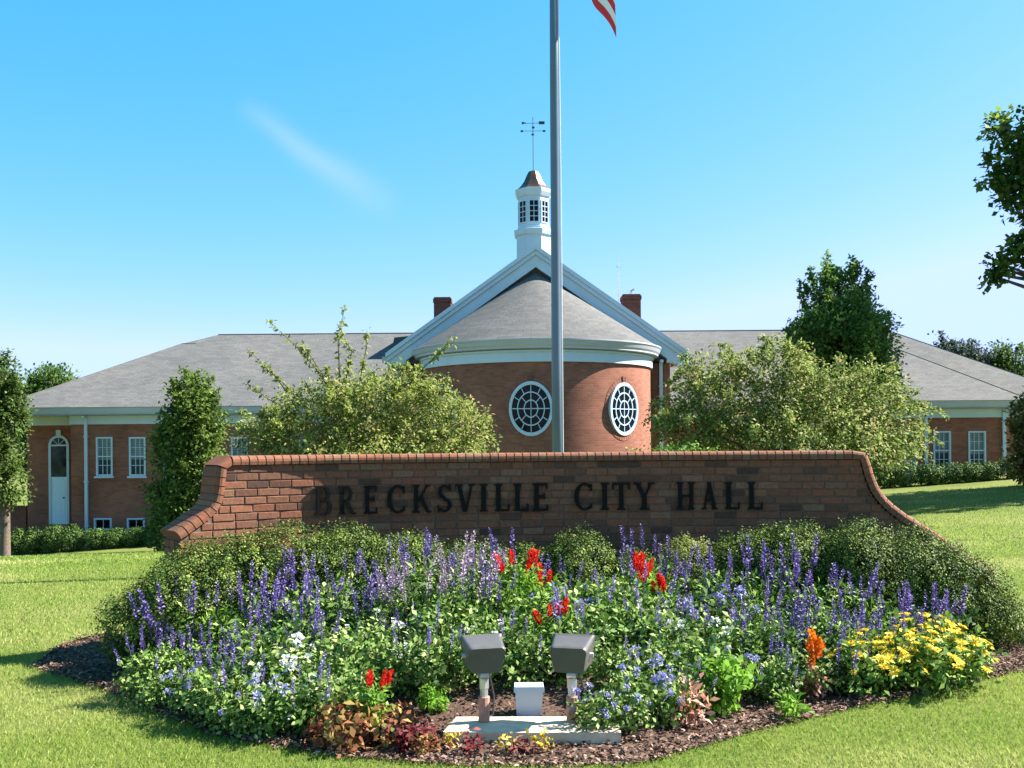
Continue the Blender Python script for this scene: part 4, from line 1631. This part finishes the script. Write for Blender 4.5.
# clipped hedges along the hall
def hedge(px0, px1, py0, Y, label, seed, group, mat='box', top_px=None):
    p, q_ = at(px0, py0, Y), at(px1, py0, Y)
    cx = (p.x + q_.x) / 2
    g0 = gz(cx, Y)
    h = p.z - g0
    wx = (q_.x - p.x) / 2 * .9
    rg = np.random.default_rng(seed)
    root = empty('clipped_hedge', (cx, Y, g0), label, 'hedge', group)
    nb = max(2, int(wx / .35))
    bl = [(-wx + wx * 2 * (i + .5) / nb + rg.uniform(-.05, .05), rg.uniform(-.08, .08), h * .5, wx / nb * 1.15, .45, h * .5 * rg.uniform(.92, 1.02)) for i in range(nb)]
    crown('foliage', bl, int(150 + 190 * wx), 22, .12, .06, .7, G[mat], root, seed, shell=.82, droop=0, skin=.6)
    trunk_mesh(root, .03, h * .4, [(b4[0], b4[1], b4[2]) for b4 in bl], seed, 'stem')


for i, (a, b_, t_, lab) in enumerate([(-22, 10, 531, 'clipped hedge at the foot of the tree at the far left'), (8, 41, 530, 'clipped hedge below the low garden wall, left of the arched door'), (43, 83, 526, 'round clipped hedge under the arched white door'),
                                      (86, 126, 529, 'clipped hedge under the downspout and first basement window'), (128, 160, 529, 'clipped hedge under the second basement window by the columnar tree')]):
    hedge(a, b_, t_, 34.4, lab, 40 + i, 'hedges at the left wing')
for i, (a, b_, t_, lab) in enumerate([(874, 915, 464, 'low clipped hedge in front of the blue side door'), (912, 966, 465, 'clipped hedge below the first right wing window'),
                                      (958, 1001, 464, 'clipped hedge below the right wing window by the downspout'), (1000, 1045, 458, 'taller dark hedge at the right photo edge')]):
    hedge(a, b_, t_, 33.6, lab, 50 + i, 'hedges at the right wing', 'box')

# ------------------------------------------------------------------ the flower bed
LET = [('B', 322, 'the first letter B'), ('R', 346, 'the letter R'), ('E', 370, 'the E before the K'), ('C', 395, 'the C before the K'), ('K', 421, 'the letter K'),
       ('S', 443, 'the letter S'), ('V', 464, 'the letter V'), ('I', 483, 'the I after the V'), ('L', 501, 'the double L'), ('L', 521, 'the L before the E'), ('E', 540, 'the E before the gap'),
       ('C', 582, 'the C of city'), ('I', 604, 'the I of city'), ('T', 620, 'the letter T'), ('Y', 643, 'the letter Y'), ('H', 685, 'the letter H'), ('A', 708, 'the letter A'),
       ('L', 731, 'the L after the A'), ('L', 754, 'the last letter L')]


def near_letter(px):
    if px < 195:
        return 'the tip of the sign'
    if px < 250:
        return 'the stepped end of the sign'
    if px < 305:
        return 'the sunlit plain brick'
    if px > 905:
        return 'the sweeping end of the sign'
    if px > 840:
        return 'the curved corner of the sign'
    if px > 772:
        return 'the shaded plain brick'
    return min(LET, key=lambda q: abs(q[1] - px))[2]


used = {}


def bed_label(desc, px, Y):
    row = 'back row' if Y > 7.75 else 'second row' if Y > 7.2 else 'middle row' if Y > 6.7 else 'fourth row' if Y > 6.2 else 'front row'
    lab = f'{desc}, {row}, below {near_letter(px)}'
    n_ = used.get(lab, 0)
    used[lab] = n_ + 1
    if n_:
        lab = f'{desc}, {row}, {["beside", "further past"][min(n_ - 1, 1)]} {near_letter(px)}'
        used[lab] = used.get(lab, 0) + 1
    return lab


# spreading yews along the wall
def spreading(px, Y, rx, ry, h, label, seed, name='spreading_shrub', mat='yew', low=.02):
    off, Y = Y, 8.3
    for _ in range(20):
        x = (px - 512) * Y / F
        Y = float(wall_y(x)) - off
    z0 = float(bed_z(x, Y)) if bool(in_bed(np.array(x), np.array(Y))) else gz(x, Y)
    root = empty(name, (x, Y, z0), label, 'shrub', 'evergreen shrubs along the sign wall' if name == 'spreading_shrub' else 'globe shrubs along the sign wall')
    rg = np.random.default_rng(seed)
    bl = [(0, 0, h * .42, rx * .8, ry * .8, h * .56)]
    for k in range(5):
        a = rg.uniform(0, 6.28)
        bl.append((math.cos(a) * rx * .5, math.sin(a) * ry * .5, h * rg.uniform(.3, .55), rx * .5, ry * .5, h * rg.uniform(.34, .45)))
    crown('foliage', bl, int(1150 * rx * max(h, .5) / .3), 19, .055, .020, .6, G[mat], root, seed, shell=.78, low=low, droop=-.1, spread=.7, skin=.72)
    trunk_mesh(root, .03, h * .35, [(b4[0] * .8, b4[1] * .8, b4[2]) for b4 in bl], seed, 'stem')


for i, (px, Y, rx, ry, h, lab) in enumerate([
        (150, 0.35, 0.4, 0.45, 0.66, 'dark spreading evergreen at the outer left corner beside bare mulch'),
        (186, 0.5, 0.45, 0.42, 0.86, 'spreading evergreen in front of the stepped left tip of the sign'),
        (232, 0.5, 0.5, 0.42, 0.88, 'sunlit spreading evergreen under the left step of the sign'),
        (288, 0.5, 0.5, 0.42, 0.86, 'flat topped evergreen under the sunlit bricks left of the lettering'),
        (345, 0.5, 0.5, 0.42, 0.8, 'flat topped evergreen under the first three letters'),
        (405, 0.48, 0.48, 0.4, 0.7, 'low evergreen under the C and K of the sign'),
        (468, 0.42, 0.48, 0.38, 0.6, 'low shaded evergreen under the S and V'),
        (742, 0.5, 0.46, 0.4, 0.7, 'spreading evergreen under the last two letters'),
        (800, 0.52, 0.5, 0.42, 0.84, 'spreading evergreen under the shaded plain brick right of the lettering'),
        (860, 0.52, 0.52, 0.45, 0.92, 'tall spreading evergreen under the curved right corner of the sign'),
        (912, .52, .5, .45, .93, 'spreading evergreen below the sweep of the right end'),
        (955, .45, .5, .45, .76, 'spreading evergreen beside the buried right tip of the sign'),
        (988, 0.3, 0.32, 0.36, 0.42, 'low dark evergreen at the outer right corner next to mulch')]):
    spreading(px, Y, rx, ry, h, lab, 60 + i)
spreading(580, 0.45, .37, .36, .70, 'clipped round green globe shrub under the C of city', 80, 'globe_shrub')
spreading(686, 0.45, .24, .26, .62, 'small yellowish globe shrub under the letter H', 81, 'globe_shrub', 'orn')
spreading(525, 0.42, .3, .3, .56, 'low rounded green shrub under the double L', 82, 'globe_shrub')
spreading(634, 0.42, .3, .3, .5, 'low rounded shrub in shade under the letters T and Y', 83, 'globe_shrub')


# --- flower heads (shared meshes)
def head_spike(name, mat, n, length, r, fl, seed, stem=.10):
    rg = np.random.default_rng(seed)
    t = np.linspace(0, 1, n) ** .9
    a = np.arange(n) * 2.4
    rr = r * (1 - .7 * t)
    P = np.stack([np.cos(a) * rr * .4, np.sin(a) * rr * .4, stem + t * length], 1)
    O = np.stack([np.cos(a), np.sin(a), np.full(n, .5)], 1)
    V = leaf_quads(P, unit(O), fl * (1.15 - .5 * t), .75, droop=0, spread=.3, rg=rg)
    st_ = []
    w = .0022
    for aa in (0, 1.57):
        s = np.array([math.cos(aa) * w, math.sin(aa) * w, 0])
        st_.append(np.stack([-s, s, s + [0, 0, stem + length * .9], -s + [0, 0, stem + length * .9]]))
    V = np.concatenate([V, np.array(st_)])
    return V, np.concatenate([rg.uniform(0, 1, n), [.1, .1]])


def head_cluster(n, r, fl, seed, stem=.06):
    rg = np.random.default_rng(seed)
    d = unit(rg.normal(0, 1, (n, 3)) + [0, 0, .5])
    P = d * r * .5 + [0, 0, stem]
    V = leaf_quads(P, d, fl, .9, droop=0, spread=.3, rg=rg)
    s = np.array([.002, 0, 0])
    V = np.concatenate([V, np.stack([-s, s, s + [0, 0, stem], -s + [0, 0, stem]])[None]])
    return V, np.concatenate([rg.uniform(0, 1, n), [.1]])


def head_plume(n, length, r, fl, seed, stem=.05):
    rg = np.random.default_rng(seed)
    t = rg.uniform(0, 1, n)
    a = rg.uniform(0, 6.28, n)
    rr = r * np.sin(np.pi * np.clip(t * .82 + .16, 0, 1)) * rg.uniform(.3, 1, n)
    P = np.stack([np.cos(a) * rr, np.sin(a) * rr, stem + t * length], 1)
    O = np.stack([np.cos(a) * .5, np.sin(a) * .5, np.full(n, 1.2)], 1)
    V = leaf_quads(P, unit(O), fl, .45, droop=0, spread=.25, rg=rg)
    return V, np.clip(t * .6 + rg.uniform(0, .4, n), 0, 1)


def head_daisy(r, seed, stem=.04):
    rg = np.random.default_rng(seed)
    V, Rn = [], []
    for ring_, (k, rr, lift) in enumerate(((11, r, .15), (8, r * .7, .4), (5, r * .4, .9))):
        a = np.arange(k) / k * 6.283 + ring_ * .4
        O = unit(np.stack([np.cos(a), np.sin(a), np.full(k, lift)], 1))
        V.append(leaf_quads(np.tile([0, 0, stem], (k, 1)) + O * .003, O, rr, .6, droop=0, spread=.08, fold=.05, rg=rg))
        Rn.append(rg.uniform(.2, 1, k))
    s = np.array([.002, 0, 0])
    V.append(np.stack([-s, s, s + [0, 0, stem], -s + [0, 0, stem]])[None])
    Rn.append(np.array([0.0]))
    return np.concatenate(V), np.concatenate(Rn)


HEADS = {}


def mesh_only(name, VR, mat):
    o = quads(name, VR[0], VR[1], mat)
    me = o.data
    bpy.data.objects.remove(o)
    return me


HEADS['purple'] = ('flower_spike', [mesh_only('flower_spike', head_spike('s', None, 38, .14, .0125, .0165, s), G['purple']) for s in (1, 2, 3)])
HEADS['faded'] = ('flower_spike', [mesh_only('flower_spike', head_spike('s', None, 34, .15, .012, .017, s), G['faded']) for s in (4, 5)])
HEADS['mauve'] = ('flower_spike', [mesh_only('flower_spike', head_spike('s', None, 26, .10, .011, .015, s), G['mauve']) for s in (7, 8)])
HEADS['lavender'] = ('flower_head', [mesh_only('flower_head', head_cluster(26, .028, .017, s), G['lavender']) for s in (1, 2)])
HEADS['pale'] = ('flower_head', [mesh_only('flower_head', head_cluster(22, .028, .02, s), G['pale']) for s in (3, 4)])
HEADS['red'] = ('flower_plume', [mesh_only('flower_plume', head_plume(90, .11, .022, .026, s), G['red']) for s in (1, 2)])
HEADS['orange'] = ('flower_plume', [mesh_only('flower_plume', head_plume(120, .15, .03, .035, s), G['orange']) for s in (3,)])
HEADS['yellow'] = ('flower_head', [mesh_only('flower_head', head_daisy(.031, s), G['yellow']) for s in (1, 2, 3)])

FOL = {}


def foliage_mesh(key, seed, rx, h, n, L, Wd, mat, droop=.2, shell=.35):
    k = (key, seed)
    if k not in FOL:
        rg = np.random.default_rng(100 + seed * 7 + len(key))
        bl = [(0, 0, h * .45, rx * .75, rx * .75, h * .5)]
        for _ in range(5):
            a = rg.uniform(0, 6.28)
            bl.append((math.cos(a) * rx * .5, math.sin(a) * rx * .5, h * rg.uniform(.3, .62), rx * .5, rx * .5, h * .36))
        P, O, rn = crown_points(bl, n // 7, 7, .055, rg, shell, .01)
        V = leaf_quads(P, O, L, Wd, droop=droop, rg=rg, skin=.5)
        st_ = []
        for _ in range(12):
            a, b_ = rg.uniform(0, 6.28), rg.uniform(.1, .8)
            e = np.array([math.cos(a) * rx * b_, math.sin(a) * rx * b_, h * .75])
            s = np.array([.003, .001, 0])
            st_.append(np.stack([-s, s, e + s * .5, e - s * .5]))
        V = np.concatenate([V, np.array(st_)])
        FOL[k] = mesh_only('foliage', (V, np.concatenate([rn, np.full(12, .2)])), mat)
    return FOL[k]


KIND = {
    # key: name, category, radius, height, leaves, leaf length, width ratio, leaf material, head, count, label
    'salvia': ('salvia_plant', 'flower', .23, .36, 880, .047, .38, 'salvia', 'purple', 10, 'purple salvia with upright spikes'),
    'salvia_low': ('salvia_plant', 'flower', .24, .30, 800, .046, .38, 'dark', 'purple', 9, 'dark leaved purple salvia'),
    'faded': ('salvia_plant', 'flower', .23, .40, 760, .05, .3, 'dusty', 'faded', 16, 'faded pinkish salvia'),
    'green': ('leafy_plant', 'plant', .24, .38, 980, .05, .42, 'salvia', None, 0, 'flowerless fresh green plant'),
    'dusty': ('pale_leaf_plant', 'flower', .25, .36, 1000, .04, .62, 'dusty', 'pale', 8, 'pale leaved plant dotted white'),
    'dusty_green': ('pale_leaf_plant', 'plant', .25, .36, 1000, .041, .62, 'dusty', None, 0, 'flowerless pale leaved plant'),
    'mixed': ('pale_leaf_plant', 'flower', .25, .37, 950, .042, .55, 'dusty', 'mauve', 8, 'pale leaved plant with mauve spikes'),
    'lavender': ('ageratum_plant', 'flower', .2, .30, 640, .04, .55, 'dusty', 'lavender', 10, 'fluffy lavender blue ageratum'),
    'celosia': ('celosia_plant', 'flower', .18, .40, 420, .065, .4, 'lime', 'red', 6, 'red plumed celosia'),
    'orange': ('celosia_plant', 'flower', .10, .30, 130, .06, .36, 'coral', 'orange', 3, 'orange plumed celosia'),
    'marigold': ('marigold_plant', 'flower', .26, .34, 700, .045, .45, 'salvia', 'yellow', 36, 'yellow marigold in full flower'),
    'lime': ('lime_plant', 'plant', .16, .30, 520, .05, .6, 'lime', None, 0, 'bright lime green leafy plant'),
    'coleus': ('coleus_plant', 'plant', .2, .22, 420, .055, .6, 'coleus', None, 0, 'rusty brown and yellow coleus'),
    'crimson': ('coleus_plant', 'plant', .18, .15, 360, .05, .6, 'crimson', None, 0, 'crimson leaved low plant'),
    'coral': ('wilted_plant', 'plant', .09, .24, 160, .05, .45, 'coral', None, 0, 'wilted coral pink plant'),
    'weed': ('weed_tuft', 'plant', .06, .16, 70, .085, .3, 'lime', None, 0, 'small upright green weed'),
    'gold': ('seedling', 'plant', .045, .10, 40, .045, .5, 'goldleaf', None, 0, 'tiny golden yellow seedling'),
    'crimsonbit': ('seedling', 'plant', .07, .08, 60, .04, .5, 'crimson', None, 0, 'tiny dark red seedling'),
}
GROUPS = {'salvia_plant': 'salvias in the flower bed', 'leafy_plant': 'leafy plants in the flower bed', 'pale_leaf_plant': 'pale leaved bedding plants', 'ageratum_plant': 'ageratums in the flower bed',
          'celosia_plant': 'plumed celosias in the flower bed', 'marigold_plant': 'marigolds in the flower bed', 'coleus_plant': 'coleus at the bed edge', 'seedling': 'seedlings at the bed edge'}


def plant(kind, px, Y, s=1.0, dz=0.0, label=None):
    name, cat, rx, h, n_, L, Wd, mat, head, nh, desc = KIND[kind]
    rg = np.random.default_rng(int(px * 13 + Y * 101))
    s *= 1.0 if kind == 'celosia' else 1.2 if Y > 7.2 else 1.1 if Y > 6.6 else 1.0
    x = (px - 512) * Y / F
    z0 = float(bed_z(x, Y)) + dz
    lab = label or bed_label(desc, px, Y)
    root = empty(name, (x, Y, z0), lab, cat, GROUPS.get(name), rz=rg.uniform(0, 6.28), scale=s * rg.uniform(.8, 1.22))
    fo = bpy.data.objects.new('foliage', foliage_mesh(kind, int(px) % 3, rx, h, n_, L, Wd, G[mat]))
    link(fo, root)
    if head:
        nm, ms = HEADS[head]
        for k in range(nh):
            a = rg.uniform(0, 6.28)
            r = rx * math.sqrt(rg.uniform(.02, 1)) * .92
            top = h * (.92 - .42 * (r / rx) ** 2)
            o = bpy.data.objects.new(nm, ms[k % len(ms)])
            up = rg.uniform(-.05, .04)
            if head in ('red', 'orange'):
                r *= .6
                top = h * .92
            tilt = (r / rx) * (.35 if 'spike' in nm else .7) + rg.normal(0, .08)
            o.location = (r * math.cos(a), r * math.sin(a), top - .05 + up)
            o.rotation_euler = (0, tilt, a)
            sc2 = rg.uniform(.75, 1.2)
            o.scale = (sc2, sc2, sc2)
            link(o, root)
    return root


BED = [
    # back row, right in front of the evergreens
    ('salvia', 262, 7.72, 1.0), ('salvia', 300, 7.68, 1.05), ('salvia', 338, 7.75, 1.0), ('salvia', 352, 8.0, .95), ('salvia', 386, 7.95, 1.05), ('salvia', 418, 7.95, 1.0),
    ('salvia', 446, 7.9, .95), ('faded', 480, 7.9, 1.05), ('salvia', 508, 8.0, .95), ('salvia', 558, 8.0, .9), ('green', 604, 7.95, .95), ('salvia', 648, 8.05, 1.0),
    ('salvia', 672, 7.85, .95), ('salvia', 706, 7.95, 1.0), ('salvia', 736, 7.9, 1.05), ('salvia', 768, 7.85, 1.05), ('salvia', 798, 7.85, 1.1), ('salvia', 830, 7.8, 1.05), ('salvia', 866, 7.75, 1.0),
    ('salvia', 238, 7.6, 1.0), ('salvia', 212, 7.62, .95), ('salvia_low', 902, 7.6, 1.0), ('salvia_low', 934, 7.55, .95), ('celosia', 517, 7.75, 1.0), ('celosia', 541, 7.8, 1.05), ('celosia', 640, 7.75, .95), ('celosia', 664, 7.65, .9),
    # second row
    ('salvia', 186, 7.35, 1.05), ('salvia', 214, 7.45, 1.05), ('salvia', 243, 7.35, 1.0), ('salvia', 280, 7.3, .95), ('mixed', 314, 7.3, 1.05), ('salvia_low', 352, 7.4, 1.05), ('salvia', 382, 7.45, 1.0),
    ('faded', 412, 7.4, 1.1), ('faded', 446, 7.4, 1.0), ('salvia', 482, 7.45, .95), ('green', 528, 7.35, 1.0), ('lavender', 568, 7.5, 1.1), ('green', 598, 7.4, 1.0), ('mixed', 634, 7.35, 1.05),
    ('lavender', 716, 7.45, 1.15), ('salvia_low', 692, 7.5, 1.05), ('salvia', 752, 7.4, 1.0), ('salvia_low', 782, 7.4, 1.0), ('green', 818, 7.35, 1.1), ('salvia_low', 846, 7.3, 1.0), ('salvia', 880, 7.3, .95), ('salvia_low', 918, 7.3, .95),
    # middle row
    ('salvia', 158, 7.0, .9), ('salvia', 196, 6.95, .95), ('salvia', 228, 6.9, .9), ('mixed', 262, 6.95, 1.0), ('salvia_low', 300, 6.9, 1.0), ('dusty', 338, 6.95, 1.05), ('dusty', 372, 7.0, 1.0),
    ('salvia_low', 408, 6.95, .95), ('dusty_green', 444, 6.95, 1.0), ('dusty', 480, 6.95, .95), ('green', 515, 6.9, .9), ('celosia', 553, 6.85, .9), ('mixed', 590, 6.9, 1.0), ('dusty_green', 628, 6.9, 1.05),
    ('mixed', 664, 6.95, .95), ('dusty', 698, 6.9, 1.0), ('salvia_low', 730, 6.95, .9), ('salvia', 766, 6.95, .85), ('salvia_low', 800, 6.95, .95), ('salvia', 842, 6.95, .9), ('salvia_low', 874, 7.0, .95),
    # fourth row
    ('mixed', 150, 6.72, .85), ('lavender', 178, 6.55, .95), ('salvia_low', 212, 6.5, .95), ('salvia_low', 246, 6.45, .95), ('dusty', 282, 6.45, 1.05), ('dusty', 318, 6.5, 1.05), ('dusty_green', 354, 6.45, 1.0),
    ('dusty', 392, 6.5, 1.0), ('mixed', 428, 6.5, 1.0), ('dusty_green', 462, 6.55, .9), ('mixed', 516, 6.55, .9), ('dusty_green', 560, 6.6, .9), ('mixed', 612, 6.4, 1.0), ('lavender', 646, 6.45, 1.05),
    ('dusty_green', 680, 6.5, .95), ('lavender', 712, 6.55, .95), ('mixed', 764, 6.5, .92), ('lavender', 742, 6.6, .9), ('dusty_green', 794, 6.6, .8), ('salvia_low', 836, 6.75, .85), ('mixed', 690, 6.2, .8),
    # front row
    ('lavender', 240, 6.0, .95), ('lavender', 278, 5.98, .95), ('dusty', 312, 6.05, .95), ('dusty_green', 346, 6.05, .9), ('mixed', 226, 6.15, .85), ('lavender', 592, 5.78, .85), ('lavender', 618, 5.78, .9),
    ('lavender', 640, 5.95, .95), ('lavender', 664, 6.05, .9), ('lime', 722, 6.28, 1.0), ('celosia', 372, 5.84, .8), ('coral', 688, 5.98, 1.0), ('weed', 788, 6.12, 1.0), ('orange', 812, 6.55, .9),
    ('coleus', 348, 5.68, .95), ('coleus', 384, 5.66, 1.0), ('crimson', 412, 5.6, .95), ('coleus', 400, 5.85, .75), ('lime', 432, 6.15, .6), ('gold', 448, 5.58, .9), ('gold', 506, 5.5, .9), ('gold', 540, 5.5, .9),
    ('crimsonbit', 470, 5.5, 1.0), ('crimsonbit', 520, 5.48, 1.0), ('coleus', 424, 5.48, .5),
    ('dusty', 262, 5.88, .8), ('mixed', 302, 5.82, .8), ('dusty_green', 222, 6.02, .8), ('lavender', 192, 6.28, .85), ('dusty_green', 160, 6.5, .75),
    # marigolds
    ('marigold', 872, 6.72, 1.0), ('marigold', 908, 6.75, 1.15), ('marigold', 946, 6.95, 1.25), ('marigold', 928, 7.15, 1.5), ('green', 966, 7.15, .6),
]
for e in BED:
    plant(*e)

# ------------------------------------------------------------------ floodlights, pad and box
pa, pb = (447 - 512) * 6.2 / F, (612 - 512) * 6.0 / F
mb = MB()
zp = .085
pts = [(pa, 5.66), (pa + .5, 5.63), (pb, 5.62), (pb + .02, 5.95), (pa + .06, 5.97)]
mb.poly([(x, y, zp) for x, y in pts])
for (a, b_) in zip(pts, pts[1:] + pts[:1]):
    mb.poly([(a[0], a[1], -.05), (b_[0], b_[1], -.05), (b_[0], b_[1], zp), (a[0], a[1], zp)])
pad = tag(mb.build('concrete_pad', M['concrete']), 'pale worn concrete slab under the two floodlights', 'slab')


def floodlight(px, Y, yaw, label):
    x = (px - 512) * Y / F
    root = empty('floodlight', (x, Y, zp), label, 'floodlight', 'floodlights in front of the sign', rz=yaw, scale=.91)
    p = MB()
    p.tube([(0, 0, -.02), (0, 0, .165)], .038, 12)
    p.build('conduit', M['clay'], root)
    p = MB()
    p.tube([(0, 0, .166), (0, 0, .22)], .026, 10)
    p.tube([(0, 0, .221), (0, 0, .285)], .034, 6)
    p.tube([(-.03, 0, .305), (.03, 0, .305)], .028, 10)
    p.tube([(0, 0, .286), (0, 0, .36)], .022, 10)
    p.build('knuckle', M['steel'], root)
    # housing: rounded trapezoid box, back towards the viewer, tilted up towards the sign
    hs = MB()
    Wb, Wf, Hb, Hf, D = .118, .135, .185, .205, .21
    sec = []
    for (yy, w, h0, h1, rr) in ((-D * .5, Wb, .0, Hb, .03), (-D * .42, Wb + .006, -.006, Hb + .006, .03), (D * .4, Wf, -.016, Hf, .022), (D * .5, Wf + .008, -.022, Hf + .008, .018)):
        ring_ = []
        for (sx, sz, a0_) in ((1, 0, -90), (1, 1, 0), (-1, 1, 90), (-1, 0, 180)):
            cx_, cz_ = sx * (w - rr), (h1 - rr) if sz else (h0 + rr + (.02 if sz == 0 else 0))
            for k in range(5):
                a = R(a0_ + 90 * k / 4)
                taper = .80 if sz == 0 else 1.0
                ring_.append((cx_ * taper + rr * math.cos(a), yy, cz_ + rr * math.sin(a)))
        sec.append(ring_)
    T0 = Matrix.Translation((0, 0.0, .335)) @ Matrix.Rotation(R(7), 4, 'X')
    S_ = [[T0 @ Vector(v) for v in r] for r in sec]
    for a, b_ in zip(S_, S_[1:]):
        for k in range(len(a)):
            k2 = (k + 1) % len(a)
            hs.poly([a[k], b_[k], b_[k2], a[k2]])
    hs.poly(S_[0])
    hs.poly(S_[-1][::-1])
    hs.build('housing', M['lamp_case'], root)
    ln = MB()
    ln.hexa([T0 @ Vector(v) for v in ((-.11, D * .5 + .001, .01), (.11, D * .5 + .001, .01), (.11, D * .5 + .008, .01), (-.11, D * .5 + .008, .01),
                                      (-.115, D * .5 + .001, .19), (.115, D * .5 + .001, .19), (.115, D * .5 + .008, .19), (-.115, D * .5 + .008, .19))])
    ln.build('lens', M['lamp_glass'], root)
    for sx in (-1, 1):
        bt = MB()
        bt.tube([T0 @ Vector((sx * .118, .03, .10)), T0 @ Vector((sx * .142, .03, .10))], .016, 8)
        bt.build('side_bolt', M['steel'], root)
    cb_ = MB()
    cb_.tube([(.035, .02, .02), (.07, .05, .03), (.08, .06, .15), (.05, .04, .28), (.02, .02, .35)], .007, 6)
    cb_.build('cable', M['dark_metal'], root)
    return root


floodlight(482, 5.86, R(13), 'dark floodlight on the left with clay stub and bright steel knuckle')
floodlight(570, 5.85, R(-14), 'dark floodlight on the right half hidden by lavender flowers')

# pale plastic junction box between them
x = (527 - 512) * 6.1 / F
root = empty('junction_box', (x, 6.1, .045), 'small pale plastic box standing between the two floodlights', 'box')
mb = MB()
mb.hexa([(-.075, -.05, -.02), (.075, -.05, -.02), (.075, .05, -.02), (-.075, .05, -.02), (-.085, -.055, .165), (.085, -.055, .165), (.085, .055, .165), (-.085, .055, .165)])
mb.build('body', M['plastic'], root)
mb = MB()
mb.hexa([(-.095, -.065, .167), (.095, -.065, .167), (.095, .065, .167), (-.095, .065, .167), (-.09, -.06, .2), (.09, -.06, .2), (.09, .06, .2), (-.09, .06, .2)])
mb.build('lid', M['plastic'], root)
